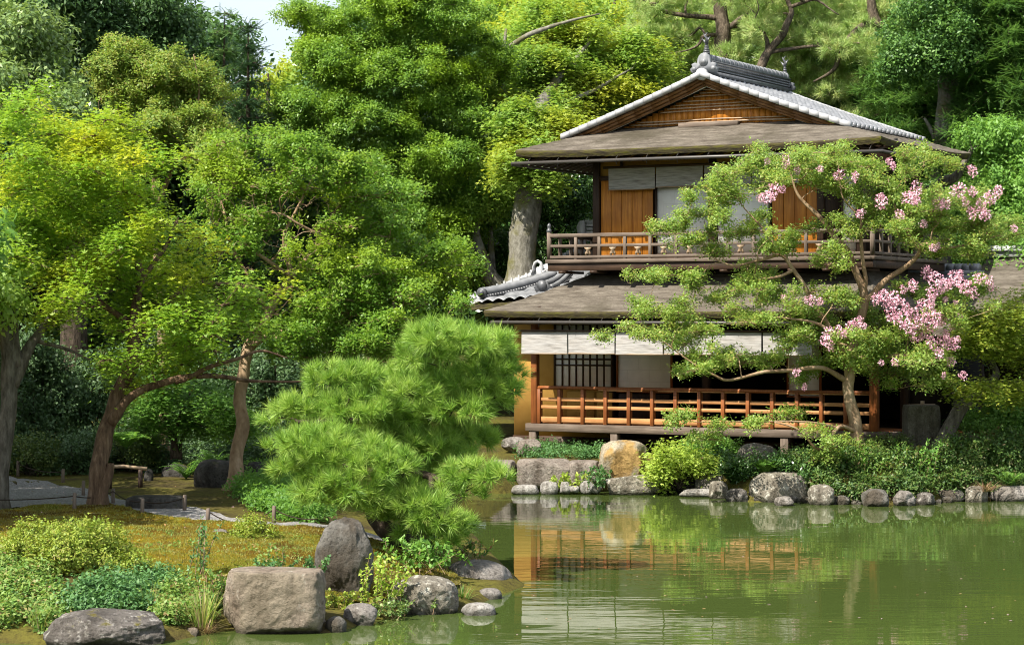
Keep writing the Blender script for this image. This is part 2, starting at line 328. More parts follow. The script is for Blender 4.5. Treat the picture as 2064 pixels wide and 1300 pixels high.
t = NT('roof_tile'); n1 = t.noise(5, t.coord(), 5); n2 = t.noise(1.1, t.coord(), 3)
c = t.ramp(n1, [(.3, (.13, .137, .148)), (.7, (.24, .247, .26))]); M['tile'] = t.done(c, .38, .5)
t = NT('pale_roof_tile'); n1 = t.noise(5, t.coord(), 5); M['tile_pale'] = t.done(t.ramp(n1, [(.3, (.29, .295, .305)), (.7, (.43, .435, .445))]), .45, .5)
t = NT('dark_roof_tile'); n1 = t.noise(6, t.coord(), 5); M['tile_dark'] = t.done(t.ramp(n1, [(.3, (.05, .053, .058)), (.7, (.13, .135, .145))]), .4, .5)
t = NT('gutter_metal'); M['metal'] = t.done((.06, .055, .05), .4, .5)
t = NT('white_plaster'); n1 = t.noise(4, t.coord(), 4); M['white'] = t.done(t.ramp(n1, [(.3, (.62, .61, .58)), (.7, (.74, .73, .70))]), .85, .2)
t = NT('rope_fibre'); M['rope'] = t.done((.035, .026, .018), .9, .1)
t = NT('bamboo_pole'); n1 = t.noise(6, t.coord((1, 1, 1)), 4); M['bamboo'] = t.done(t.ramp(n1, [(.3, (.22, .15, .09)), (.7, (.40, .30, .2))]), .5, .4)
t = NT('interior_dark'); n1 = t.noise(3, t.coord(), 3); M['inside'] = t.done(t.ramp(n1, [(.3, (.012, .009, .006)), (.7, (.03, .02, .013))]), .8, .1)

M['rock_tan'] = stone_mat('tan_block_stone', (.24, .185, .14), (.42, .35, .28), (.50, .47, .40), .58, (.10, .09, .016), .70, 2.2, stain=(.26, .22, .16))
M['rock_dark'] = stone_mat('dark_speckled_stone', (.095, .085, .075), (.22, .20, .18), (.46, .44, .40), .55, (.14, .12, .02), .66, 3.4)
M['rock_stand'] = stone_mat('standing_stone', (.10, .092, .078), (.25, .24, .215), (.38, .37, .34), .60, None, .5, 2.2, stain=(.085, .070, .052))
M['rock_grey'] = stone_mat('grey_stone', (.20, .18, .16), (.38, .35, .32), (.58, .56, .50), .62, None, .5, 3)
M['rock_lich'] = stone_mat('lichen_stone', (.17, .15, .12), (.34, .31, .25), (.62, .60, .52), .55, (.10, .09, .02), .70, 3.2)
M['rock_white'] = stone_mat('pale_stone', (.34, .32, .29), (.52, .50, .47), (.60, .59, .56), .6, None, .5, 4)
M['rock_yellow'] = stone_mat('yellow_stone', (.33, .28, .19), (.52, .46, .35), (.56, .52, .43), .62, None, .5, 3, stain=(.43, .27, .09))
M['rock_wall'] = stone_mat('wall_block_stone', (.22, .18, .15), (.37, .33, .285), (.42, .40, .34), .60, (.07, .06, .02), .74, 3)
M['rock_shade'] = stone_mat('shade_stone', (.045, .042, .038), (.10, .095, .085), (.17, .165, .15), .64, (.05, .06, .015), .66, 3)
M['rock_basin'] = stone_mat('basin_stone', (.12, .11, .08), (.24, .22, .17), (.34, .32, .26), .6, (.09, .09, .02), .72, 6)
# ------------------------------------------------------------------ pond outline, ground, water, path
def wl(px, py): p = WG(px, py, 0.0); return (float(p[0]), float(p[1]))
POND = [(-60, 14), (-16, 18.5), wl(-260, 1296), wl(0, 1292), wl(100, 1296), wl(340, 1288), wl(450, 1266), wl(560, 1270), wl(665, 1272), wl(720, 1252), wl(820, 1234), wl(925, 1226),
        wl(985, 1200), wl(1040, 1180), wl(1010, 1150), wl(960, 1100), wl(925, 1060), wl(905, 1020), wl(930, 996), wl(1000, 994), wl(1045, 990), wl(1100, 988), wl(1210, 987),
        wl(1330, 989), wl(1400, 992), wl(1460, 1002), wl(1520, 1010), wl(1620, 1011), wl(1700, 1014), wl(1800, 1015), wl(1900, 1010), wl(2000, 1007), wl(2064, 1004), wl(2300, 1000),
        (30, 37), (60, 33), (60, -12), (-60, -12)]
PA = np.array(POND); PB = np.roll(PA, -1, 0)
def pond_sd(xy):                                      # signed distance to the pond edge, positive on land
    xy = np.asarray(xy, float); best = np.full(xy.shape[:-1], 1e9); ins = np.zeros(xy.shape[:-1], bool)
    for a, b in zip(PA, PB):
        d = b - a; t = np.clip(((xy - a) @ d) / (d @ d), 0, 1); q = xy - a - t[..., None] * d
        best = np.minimum(best, np.sqrt((q ** 2).sum(-1)))
        c = ((a[1] > xy[..., 1]) != (b[1] > xy[..., 1]))
        with np.errstate(divide='ignore', invalid='ignore'):
            ins ^= c & (xy[..., 0] < (b[0] - a[0]) * (xy[..., 1] - a[1]) / (b[1] - a[1]) + a[0])
    return np.where(ins, -best, best)
def sstep(a, b, x): x = np.clip((x - a) / (b - a), 0, 1); return x * x * (3 - 2 * x)
def gz(x, y):
    x = np.asarray(x, float); y = np.asarray(y, float); xy = np.stack([x, y], -1); d = pond_sd(xy)
    p3 = np.stack([x, y, 0 * x], -1)
    near = sstep(40, 36, y) * sstep(3, 1, x)           # garden side slopes gently, house side is walled
    h = near * (.10 + .42 * sstep(.1, 2.4, d)) * sstep(-.25, .15, d) + (1 - near) * .50 * sstep(-.25, .45, d)
    h = h + sstep(.3, 1.5, d) * (.035 * vnoise(p3 * .9, 3) + .015 * vnoise(p3 * 3.1, 4))
    h = h + .035 * np.maximum(y - 50, 0) + sstep(44, 54, y) * .3 * sstep(-1, -5, x)
    return np.where(d < 0, np.minimum(h, .5) - 1.1 * sstep(-.05, 1.6, -d), h)
xs = np.concatenate([np.linspace(-300, -30, 10), np.arange(-24, -9, 1.0), np.arange(-9, 11, .16), np.arange(11, 26, 1.0), np.linspace(30, 300, 10)])
ys = np.concatenate([np.linspace(-60, 10, 8), np.arange(12, 21, 1.0), np.arange(21, 47, .16), np.arange(47, 90, 1.2), np.linspace(95, 420, 12)])
GX, GY = np.meshgrid(xs, ys, indexing='ij'); GZ = gz(GX, GY)
g = MB().grid(np.stack([GX, GY, GZ], -1).transpose(1, 0, 2)).build('ground', M['ground'], smooth=True); tag(g, kind='structure')
w = MB().grid(np.array([[[x, y, 0.0] for x in (-70, 70)] for y in (-30, 60)])).build('pond_water', M['water']); tag(w, kind='structure')
def gpt(px, py):                                      # ground point seen at a photo pixel
    P = W(px, py, np.linspace(18, 70, 521)); hit = np.nonzero(P[:, 2] <= np.maximum(0, gz(P[:, 0], P[:, 1])))[0]
    return P[hit[0]] if len(hit) else P[-1]
def ground_strip(name, mat, up, lo, pxs, m, dz, kind='structure', amp=0):
    ux, uy = zip(*up); lx, ly = zip(*lo); rows = []
    for i, px in enumerate(pxs):
        a, b = np.interp(px, ux, uy), np.interp(px, lx, ly); j = 3 * vnoise(np.array([px * .06, .5, 1.0]), 5)
        ps = np.array([WG(px, py, .5) for py in np.linspace(a + j, b - j, m)]); ps[:, 2] = gz(ps[:, 0], ps[:, 1]) + dz; rows.append(ps)
    V = np.array(rows); return tag(MB().grid(V.transpose(1, 0, 2)).build(name, mat, smooth=True), kind=kind)
ground_strip('path', M['gravel'], [(-300, 955), (20, 960), (90, 975), (165, 986), (230, 1004), (300, 1020), (400, 1030), (470, 1046), (560, 1054), (660, 1058), (780, 1060)],
             [(-300, 1030), (0, 1030), (150, 1028), (215, 1022), (290, 1041), (380, 1057), (440, 1067), (560, 1074), (660, 1078), (780, 1080)], np.arange(-300, 781, 12), 14, .012)
# moss lawn on the point of land: one sheet and the moss tips standing on it
MU = [(-60, 1044), (0, 1043), (150, 1040), (215, 1036), (290, 1052), (380, 1066), (440, 1075), (560, 1081), (660, 1082), (800, 1088), (900, 1100), (930, 1120)]
ML = [(-60, 1165), (150, 1165), (330, 1172), (450, 1168), (640, 1162), (700, 1158), (780, 1150), (900, 1135), (930, 1126)]
rows = []
for px in np.arange(-60, 931, 7):
    a, b = np.interp(px, *zip(*MU)), np.interp(px, *zip(*ML)); r = []
    for py in np.linspace(a, b, 40):
        p = WG(px, py, .42); r.append((p[0], p[1], 0))
    rows.append(r)
MV = np.array(rows); MV[..., 2] = gz(MV[..., 0], MV[..., 1]) + .03 + .05 * np.maximum(0, vnoise(MV * 1.7, 8)) + .022 * vnoise(MV * 7, 9)
tag(MB().grid(MV.transpose(1, 0, 2)).build('moss', M['moss'], smooth=True), 'golden brown moss lawn covering the point of land', 'moss', kind='stuff')
# ------------------------------------------------------------------ the two-storey garden house (own axes: u along the front, v back, z up)
TH = math.radians(29); HC, HS = math.cos(TH), math.sin(TH); ZO = 45.5; XO = 45 / F * ZO
house = empty('garden_house', (XO, ZO, 0), 'two storey timber house with mossy shingle roofs and grey tiled gable beside the pond', 'house'); house.rotation_euler.z = -TH
def U(px, v):
    t = (px - CX) / F; return (t * (ZO + v * HC) - XO - v * HS) / (HC + t * HS)
def ZZ(py, u, v): return CH - (py - HY) / F * (ZO - u * HS + v * HC)
def H2W(u, v, z): return np.array([XO + u * HC + v * HS, ZO - u * HS + v * HC, z])
def part(mb, name, mat, parent=house, smooth=False, label=None):
    o = mb.build(name, M[mat], parent, smooth=smooth)
    if label: o['label'] = label
    return o
DZ, BZ = 1.04, 4.22                                   # veranda floor and balcony floor
UR = 7.08                                             # front corner post of the veranda
VW = 1.35                                             # lower wall behind the veranda
UW0, UW1, VU = .92, 6.15, .9                          # upper storey walls
# --- lower storey
part(MB().box((-1.2, VW, .72), (.95, VW + .12, 3.6)).box((-1.25, VW + .12, .72), (-1.13, 5.5, 3.6)), 'lower_wall', 'plaster', label='ochre plaster lower wall')
part(MB().box((-1.22, VW - .015, .4), (.95, VW + .13, .72)), 'wall_base', 'wood_dark_x')
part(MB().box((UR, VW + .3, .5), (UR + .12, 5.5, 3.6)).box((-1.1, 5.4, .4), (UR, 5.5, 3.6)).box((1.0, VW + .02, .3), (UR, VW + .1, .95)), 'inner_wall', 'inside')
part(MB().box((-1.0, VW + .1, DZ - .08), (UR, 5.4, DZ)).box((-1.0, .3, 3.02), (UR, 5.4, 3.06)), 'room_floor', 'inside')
fl = MB()
for k in range(9): fl.box((-.16 if k else -.1, .09 + k * .14, DZ - .035), (UR + 1.9 if k > 4 else UR + .1, .09 + k * .14 + .135, DZ + .001 * (k % 3)))
part(fl, 'veranda_floor', 'wood_red')
part(MB().bbox((-.17, -.06, DZ - .15), (UR + .16, .085, DZ - .002)).bbox((UR + .10, .09, DZ - .15), (UR + .2, .62, DZ - .012)).bar((UR + .2, .70, DZ - .09), (UR + 1.9, .70, DZ - .09), .07, .1),
     'veranda_edge_beam', 'wood_grey')
for px in (1076, 1240, 1412, 1583, 1752):
    u = U(px, .03); part(MB().bbox((u - .075, -.04, .25), (u + .075, .11, DZ - .15)), 'veranda_leg', 'wood_grey_v')
part(MB().box((UR + .9, .72, .3), (UR + 1.0, .82, DZ - .15)), 'veranda_leg', 'wood_grey_v')
part(MB().box((1.0, 1.0, .4), (UR, 1.04, .55)).box((1.0, 1.0, .66), (UR, 1.04, .74)).box((2.3, .9, .3), (2.45, 1.05, .95)).box((4.9, .9, .3), (5.05, 1.05, .95)), 'underfloor_bar', 'wood_dark_x')
for px, w_ in ((1077, .13), (1761, .15)):
    u = U(px, .0); part(MB().bbox((u - w_ / 2, -.03, DZ), (u + w_ / 2, .1, 3.3)), 'veranda_post', 'wood_red')
for u, v in ((UR, VW), (1.0, VW + .02), (3.05, VW + .02)): part(MB().box((u - .07, v - .06, DZ), (u + .07, v + .1, 3.2)), 'inner_post', 'wood_dark')
# veranda railing
ra = bpy.data.objects.new('veranda_railing', None); COL.objects.link(ra); ra.parent = house
u0, u1 = U(1083, .03), U(1757, .03)
mbt = MB(); uu = np.linspace(u0 - .02, u1 + .02, 30); mbt.tube(np.stack([uu, np.full(30, .03), 1.735 + .004 * np.sin(uu * 2.1)], -1), .036, 8)
part(mbt, 'top_rail', 'wood_red', ra, True)
for u_a, u_b in ((u0 + 1.35, u0 + 2.3), (u0 + 2.62, u0 + 4.4), (u0 + 5.0, u1)):
    part(MB().box((u_a, -.012, 1.69), (u_b, .02, 1.712)), 'rail_batten', 'wood_rail', ra)
for z in (1.515, 1.365, 1.13): part(MB().bbox((u0, .0, z - (.038 if z > 1.2 else .06)), (u1, .05, z + (.03 if z > 1.2 else .045))), 'rail', 'wood_rail', ra)
for px in (1086, 1127, 1174, 1220, 1267, 1314, 1361, 1409, 1457, 1507, 1556, 1606, 1655, 1704):
    u = U(px, -.015); part(MB().bbox((u - .036, -.035, DZ), (u + .036, .0, 1.71)).box((u - .036, .05, DZ), (u + .036, .075, 1.70)), 'baluster', 'wood_red', ra)
# screens at the back of the veranda
def screen(name, pxa, pxb, za, zb, v, nx=0, zbars=(), mat='paper', frame='wood_dark'):
    ua, ub = U(pxa, v), U(pxb, v)
    s = part(MB().box((ua, v, za), (ub, v + .02, zb)), name, mat)
    f = MB(); e = .035
    for a, b in (((ua - e, v - .025, za - e), (ua, v + .03, zb + e)), ((ub, v - .025, za - e), (ub + e, v + .03, zb + e)), ((ua, v - .024, zb), (ub, v + .029, zb + e)), ((ua, v - .024, za - e), (ub, v + .029, za))): f.box(a, b)
    part(f, 'screen_frame', frame, s)
    if nx:
        g = MB(); 
        for k in range(1, nx): uk = ua + (ub - ua) * k / nx; g.box((uk - .017, v - .015, za), (uk + .017, v - .002, zb))
        for z in zbars: g.box((ua, v - .02, z - .016), (ub, v - .003, z + .016))
        part(g, 'lattice', frame, s)
    return s
screen('lattice_screen', 1120, 1232, 1.72, 2.95, VW - .06, 8, (2.15, 2.27))
part(MB().box((U(1145, VW), VW - .05, DZ), (U(1200, VW), VW - .03, 1.62)).box((U(1205, VW), VW - .05, DZ), (U(1236, VW), VW - .03, 1.62)), 'dado_panel', 'plaster')
screen('paper_screen', 1246, 1352, 1.66, 2.95, VW - .09, frame='wood_red')
screen('paper_screen', 1590, 1652, 1.62, 2.95, VW - .09, frame='wood_red')
part(MB().box((U(1250, VW), VW - .07, DZ), (U(1352, VW), VW - .05, 1.6)), 'dado_panel', 'wood_dark')
part(MB().box((1.0, VW - .03, 2.97), (UR, VW + .1, 3.3)).box((.02, -.01, 2.98), (UR, .06, 3.1)).box((.02, -.02, 3.3), (UR, .1, 3.44)), 'lintel', 'wood_dark_x')
part(MB().box((1.0, VW, 3.3), (UR, VW + .05, 3.62)), 'upper_band', 'plaster')
for px in (1076, 1177, 1300, 1430): u = U(px, -.67); part(MB().box((u - .012, -.68, 2.98), (u + .012, -.66, 3.13)), 'blind_hanger', 'wood_dark')
zb_ = ZZ(669, U(1050, -.67), -.67); part(MB().box((U(1046, -.67), -.69, zb_ + .003), (U(1640, -.67), -.645, zb_ + .04)), 'blind_bar', 'wood_dark_x')
# --- roofs
def hip_skirt(name, ue0, ue1, ve0, ve1, ze, ui0, ui1, vi0, vi1, zi, thick=.15, sag=.06, lift=.05, back=False):
    """shingle roof running from an eave rectangle up to an inner rectangle: front and both sides"""
    top = MB(); edge = MB(); n = 44; m = 12
    def pt(a, b, s):
        e = np.array(a, float) * (1 - s) + np.array(b, float) * s; e[2] -= sag * math.sin(math.pi * min(1, s * 1.0)) * .8; return e
    sides = [(((ue0, ve0), (ui0, vi0)), ((ue1, ve0), (ui1, vi0))), (((ue1, ve0), (ui1, vi0)), ((ue1, ve1), (ui1, vi1))), (((ue0, ve1), (ui0, vi1)), ((ue0, ve0), (ui0, vi0)))]
    for (ea, ia), (eb, ib) in sides:
        V = np.zeros((n, m, 3))
        for i in range(n):
            q = i / (n - 1); L = lift * (abs(2 * q - 1) ** 5)
            e = np.array([*(np.array(ea) * (1 - q) + np.array(eb) * q), ze + L]); t = np.array([*(np.array(ia) * (1 - q) + np.array(ib) * q), zi])
            for j in range(m): V[i, j] = pt(e, t, j / (m - 1))
        V2 = V.copy(); V2[:, 1:-1, 2] += (.018 * fbm(V[:, 1:-1] * np.array([3, 3, 3]), 3, 5) + .010 * ((np.arange(1, m - 1) % 2) - .5))
        top.grid(V2)
        c = np.array([(ue0 + ue1) / 2, (ve0 + ve1) / 2]); E = V[:, 0].copy(); rows = [E]
        for dz, din in ((-.03, -.012), (-thick * .5, .0), (-thick, .03)):
            r = E.copy(); r[:, 2] += dz; dd = np.array(c) - r[:, :2]; ax = 1 if ea[1] == eb[1] else 0
            r[:, ax] += np.sign(dd[:, ax]) * din; r[:, 2] += .01 * vnoise(r * 5, 6); rows.append(r)
        edge.grid(np.array(rows))
        und = np.stack([rows[-1], V[:, -1] - np.array([0, 0, thick + .12])]); edge.grid(und)
    r = part(top, name, 'shingle', smooth=True); part(edge, 'eave_edge', 'shingle_edge', r, True); return r
UE0, UE1, VE0, VE1, ZE = -.25, 7.22, -.3, 4.75, 6.30
UA, ZA, VT0, VT1 = 3.38, 7.72, .48, 4.55
up = hip_skirt('upper_skirt_roof', UE0, UE1, VE0, VE1, ZE, UE0 + .97, UE1 - .97, VE0 + .72, VE1, ZE + .335, .125, .0)
n = 12; V = np.zeros((n, 40, 3))
for i in range(n):
    s = i / (n - 1); hw = 2.62 - .75 * s; V[i, :, 0] = np.linspace(UA - hw - (UA - UE0 - .97 - 2.62) * (1 - s), UA + hw + (UE1 - .97 - UA - 2.62) * (1 - s), 40); V[i, :, 1] = VE0 + .72 + .62 * s; V[i, :, 2] = ZE + .335 + .22 * s
V[1:-1, :, 2] += .018 * fbm(V[1:-1] * 3, 3, 5)
part(MB().grid(V), 'gable_apron', 'shingle', up, True)
def rafters(root, u0, u1, v0, v1, z, rise, n, nside):
    mb = MB()
    for k in range(n): u = u0 + .12 + (u1 - u0 - .24) * k / (n - 1); mb.bar((u, v0 + .06, z), (u, v0 + 1.15, z + rise), .05, .06)
    for k in range(nside):
        v = v0 + .2 + (v1 - v0 - .3) * k / (nside - 1)
        mb.bar((u0 + .06, v, z), (u0 + 1.15, v, z + rise), .05, .06); mb.bar((u1 - .06, v, z), (u1 - 1.15, v, z + rise), .05, .06)
    part(mb, 'rafter_layer', 'wood_dark', root)
rafters(up, UE0, UE1, VE0, VE1, ZE - .22, .28, 26, 18)
def gutter(root, u0, u1, v0, v1, z):
    g = MB().tube([(u0 - .06, v0 - .05, z), (u1 + .06, v0 - .05, z - .015)], .032, 6).tube([(u1 + .05, v0 - .05, z - .02), (u1 + .05, v1, z - .03)], .032, 6).tube([(u0 - .05, v0 - .05, z - .02), (u0 - .05, v1, z - .03)], .032, 6)
    for k in range(12):
        u = u0 + .3 + (u1 - u0 - .5) * k / 11; g.bar((u, v0 - .05, z + .03), (u, v0 + .05, z + .1), .008, .008); g.bar((u, v0 - .05, z - .03), (u + .01, v0 - .03, z - .1), .006, .006)
    part(g, 'gutter', 'metal', root)
gutter(up, UE0, UE1, VE0, VE1, ZE - .21)
# tiled gable
UA, ZA, VT0, VT1 = 3.38, 7.72, .48, 4.55
def slope(sg, n, m, f=0.0):
    """tile surface on one side of the ridge: rows run down, pans run along v"""
    V = np.zeros((n, m, 3)); s = np.linspace(0, 1, n); v = np.linspace(VT0, VT1, m)
    run = 2.96 * s; z = ZA - (1.10 * s ** .93) + f
    saw = ((s * 15) % 1.0); wave = np.abs(np.sin((v - VT0) / .23 * math.pi))
    V[..., 0] = UA + sg * run[:, None]; V[..., 1] = v[None]; V[..., 2] = z[:, None] - .028 * (1 - saw[:, None]) * 0 + .03 * saw[:, None] + .045 * (1 - wave[None] ** .6)
    return V
for sg in (-1, 1):
    V = slope(sg, 121, 150)
    tsl = MB().grid(V if sg < 0 else V[::-1])
    for v in np.linspace(VT0, VT1, 19): tsl.tube([(UA + sg * 2.9, v, 6.665), (UA + sg * 2.99, v, 6.64)], .05, 8)
    o = part(tsl, 'tile_slope', 'tile', up)
    for v0 in (VT0 - .05, VT1 - .05):                 # pale edge tiles along the front and back verge
        vg = MB()
        for k in range(15):
            a, b = k / 15, (k + 1) / 15 + .002; ua, ub = UA + sg * 2.99 * a, UA + sg * 2.99 * b
            za, zb = ZA - 1.10 * a ** .93 if a else ZA, ZA - 1.10 * b ** .93
            vg.prism([(ua, v0 - .07, za - .045), (ub, v0 - .07, zb - .045), (ub, v0 - .07, zb + .070), (ua, v0 - .07, za + .060)][::sg], (0, .14, 0))
        part(vg, 'verge_tile', 'tile_pale', up)
    bg = MB()                                         # barge boards, stepped
    for d, v0, h, th in ((.075, VT0 + .02, .055, .05), (.13, VT0 + .07, .06, .05), (.185, VT0 + .13, .05, .06)):
        for k in range(8):
            a, b = k / 8, (k + 1) / 8; za, zb = ZA - 1.10 * a ** .93, ZA - 1.10 * b ** .93
            bg.bar((UA + sg * 2.93 * a, v0, za - d), (UA + sg * 2.93 * b, v0, zb - d), th, h)
    part(bg, 'barge_board', 'wood_barge', up)
    part(MB().bar((UA + sg * 2.9, VT0 + .1, 6.58), (UA, VT0 + .1, 7.62), .02, .03) if False else MB().box((UA + sg * 1.0 - .10, VT0 + .1, 7.20), (UA + sg * 1.0 + .10, 1.1, 7.29)), 'purlin_end', 'wood_grey', up); part(MB().box((UA + sg * 1.85 - .10, VT0 + .1, 6.90), (UA + sg * 1.85 + .10, 1.1, 6.99)), 'purlin_end', 'wood_grey', up)
    part(MB().bar((UA, VT0 + .17, ZA - .222), (UA + sg * 2.6, VT0 + .17, ZA - 1.10 * (2.6 / 2.96) ** .93 - .232), .022, .022), 'verge_batten', 'white', up)
# gable wall of orange boards with bamboo bars
gw = MB(); n = 40; vg_ = .86
for k in range(n):
    ua = UA - 2.5 + 5.0 * k / n; ub = UA - 2.5 + 5.0 * (k + 1) / n; um = (ua + ub) / 2; zt = ZA - .2 - 1.10 * (abs(um - UA) / 2.96) ** .93
    if zt > 6.72: gw.box((ua + .003, vg_ + .004 * (k % 3), 6.66), (ub - .003, vg_ + .05, zt))
part(gw, 'gable_boards' if False else 'gable_wall', 'wood_orange', up)
bb = MB()
for z, r in ((6.83, .016), (6.88, .013), (7.06, .014), (7.12, .014), (7.18, .012), (7.25, .011), (7.33, .011), (7.39, .011), (7.46, .011), (7.52, .011)):
    hw = max(.15, 2.96 * max(0.0, (ZA - .24 - z) / 1.10) ** 1.07); uu = np.linspace(UA - hw, UA + hw, 24)
    bb.tube(np.stack([uu, np.full(24, vg_ - .05), z + .012 * vnoise(np.stack([uu * 1.4, uu * 0 + z * 9, uu * 0], -1), 2)], -1), r, 6)
part(bb, 'bamboo_bar', 'bamboo', up)
part(MB().bbox((UA - .62, .70, 6.74), (UA + .62, .84, 6.83)).bbox((UA - 1.9, .76, 6.70), (UA + 2.0, .85, 6.76)), 'gable_sill', 'wood_grey', up)
# ridge of stacked tiles with openwork, cap tiles and two end ornaments
rd = part(MB().box((UA - .16, VT0 + .1, ZA - .02), (UA + .16, VT1, ZA + .06)).box((UA - .10, VT0 + .1, ZA + .06), (UA + .10, VT1, ZA + .24)).box((UA - .14, VT0 + .08, ZA + .24), (UA + .14, VT1, ZA + .265)), 'ridge', 'tile_dark', up)
ow = MB()
for k in range(46):
    v = VT0 + .2 + (VT1 - VT0 - .3) * k / 45
    for z in (ZA + .10, ZA + .15, ZA + .20):
        for sg in (-1, 1): ow.bar((UA + sg * .1, v, z), (UA + sg * .135, v + (.02 if z > ZA + .12 else -.02), z), .05, .018)
part(ow, 'lattice', 'tile', rd)
cp = MB()
for k in range(19):
    v = VT0 + .1 + (VT1 - VT0 - .1) * k / 19; cp.tube([(UA, v, ZA + .30), (UA, v + .14, ZA + .30)], .085, 10); cp.tube([(UA, v + .14, ZA + .305), (UA, v + .215, ZA + .305)], .1, 10)
part(cp, 'cap_tile', 'tile', rd, True)
def ornament(v, s, fl=1, mat='tile'):
    b = MB(); th = np.linspace(0, math.pi, 9)
    prof = [(-.22, 0), (-.29, .03), (-.31, .10), (-.26, .14), (-.28, .20), (-.20, .23), (-.15, .20)] + [(-.15 * math.cos(a), .24 + .19 * math.sin(a)) for a in th] + [(.15, .20), (.20, .23), (.28, .20), (.26, .14), (.31, .10), (.29, .03), (.22, 0)]
    b.prism([(UA + x * s, v, ZA + .02 + z * s) for x, z in prof][::-1], (0, -.09 * fl, 0))
    for r, d in ((.105, .10), (.06, .112)): b.tube([(UA, v, ZA + .02 + .25 * s), (UA, v - d * fl, ZA + .02 + .25 * s)], r * s, 14)
    for sg in (-1, 1): b.tube([(UA + sg * .22 * s, v, ZA + .02 + .1 * s), (UA + sg * .22 * s, v - .102 * fl, ZA + .02 + .1 * s)], .05 * s, 10)
    o = part(b, 'ridge_ornament', mat, up)
    f = MB()                                          # ringed finial with a raised tail
    for k in range(6): f.tube([(UA, v + .05, ZA + .44 * s + .035 * k), (UA, v + .05, ZA + .44 * s + .035 * k + .026)], (.078 - .009 * k) * s, 10)
    f.tube([(UA, v + .05, ZA + .44 * s + .2), (UA + .01, v + .05, ZA + .44 * s + .3), (UA - .025, v + .02, ZA + .44 * s + .34), (UA + .012, v + .06, ZA + .44 * s + .41)], [.045 * s, .036 * s, .022 * s, .006], 8)
    for a, c in ((-.09, .24), (.08, .27), (-.06, .33)): f.prism([(UA, v + .03, ZA + .44 * s + c - .09), (UA + a, v + .03, ZA + .44 * s + c + .06), (UA, v + .03, ZA + .44 * s + c)], (0, .03, 0))
    part(f, 'finial', 'tile_dark', o)
ornament(VT0 + .12, .9); ornament(VT1 - .05, .75, -1, 'tile_dark')
part(MB().tube([(UA, VT0 + .04, ZA - .01), (UA, VT0 - .09, ZA - .01)], .115, 18), 'round_end_tile', 'tile_pale', up)
# lower roof
LE0, LE1, LV0, LV1, LZ = -.70, 7.45, -.76, 5.6, 3.21
lo = hip_skirt('lower_roof', LE0, LE1, LV0, LV1, LZ, .98, 6.6, .62, 4.6, 3.97, .12, .05, .03)
rafters(lo, LE0, LE1, LV0, LV1, LZ - .22, .3, 30, 16); gutter(lo, LE0 + .25, LE1, LV0, LV1, LZ - .2)
# --- upper storey
part(MB().box((UW0, VU, BZ - .15), (UW1, VU + .1, BZ)).box((UW0 + .05, VU + .02, 5.86), (UW1, VU + .08, 6.42)), 'upper_wall', 'plaster')
part(MB().box((UW1 - .1, VU + .1, 4.0), (UW1, 4.2, 6.5)).box((UW0, 4.1, 4.0), (UW1, 4.2, 6.5)).box((UW0, VU + .1, 4.0), (UW0 + .1, 4.2, 6.5)), 'upper_side_wall', 'wood_dark')
part(MB().box((UW0, VU + .05, 6.42), (UW1, 4.2, 6.46)), 'upper_ceiling', 'wood_dark')
for px, w_ in ((1203, .14), (1437, .13), (1655, .13), (1735, .13)):
    u = U(px, VU); part(MB().bbox((u - w_ / 2, VU - .05, BZ), (u + w_ / 2, VU + .09, 6.45)), 'upper_post', 'wood_dark')
part(MB().box((UW0, VU - .035, 5.78), (UW1, VU + .06, 5.87)).box((U(1250, VU), VU - .02, 5.87), (U(1254, VU), VU + .05, 6.4)).box((UW0, VU - .04, BZ), (UW1, VU + .05, BZ + .07)), 'upper_lintel', 'wood_dark_x')
def planks(pxa, pxb, n, name='plank_panel'):
    mb = MB(); ua, ub = U(pxa, VU), U(pxb, VU)
    for k in range(n): a = ua + (ub - ua) * k / n; b = ua + (ub - ua) * (k + 1) / n; mb.bbox((a + .004, VU + .004 * (k % 2), BZ + .07), (b - .004, VU + .03, 5.78), .004)
    part(mb, name, 'wood_orange')
planks(1211, 1316, 5); planks(1556, 1648, 4)
screen('upper_paper_screen', 1325, 1428, BZ + .12, 5.75, VU)
screen('upper_paper_screen', 1447, 1550, BZ + .12, 5.75, VU)
screen('upper_paper_screen', 1700, 1726, BZ + .12, 5.75, VU)
part(MB().box((UW0, VU + .06, BZ), (UW1, VU + .075, 5.9)), 'backing_wall', 'wood_dark')
part(MB().box((U(1216, .74), .72, ZZ(341, U(1225, .74), .74)), (U(1640, .74), .76, ZZ(336, U(1225, .74), .74))), 'upper_blind_bar', 'wood_dark_x')
# balcony
bu0, bu1 = U(1107, 0), 6.95
part(MB().bbox((bu0 - .06, -.06, BZ - .07), (bu1 + .06, VU - .05, BZ)).bbox((bu1 - .7, VU - .04, BZ - .072), (bu1 + .058, 4.0, BZ - .002)).bbox((bu0 - .058, VU - .04, BZ - .072), (UW0, 3.0, BZ - .002)), 'balcony_floor', 'wood_grey')
bm_ = MB().bbox((bu0 - .02, -.02, BZ - .22), (bu1 + .02, .12, BZ - .072)).bbox((bu1 - .12, .125, BZ - .22), (bu1 + .015, 4.0, BZ - .074))
for k in range(10): u = bu0 + .3 + (bu1 - bu0 - .5) * k / 9; bm_.box((u - .05, -.09, BZ - .27), (u + .05, .8, BZ - .222))
part(bm_, 'balcony_beam', 'wood_dark_x')
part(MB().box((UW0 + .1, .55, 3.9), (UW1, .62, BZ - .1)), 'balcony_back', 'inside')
rl = bpy.data.objects.new('balcony_railing', None); COL.objects.link(rl); rl.parent = house
vb1 = 3.2
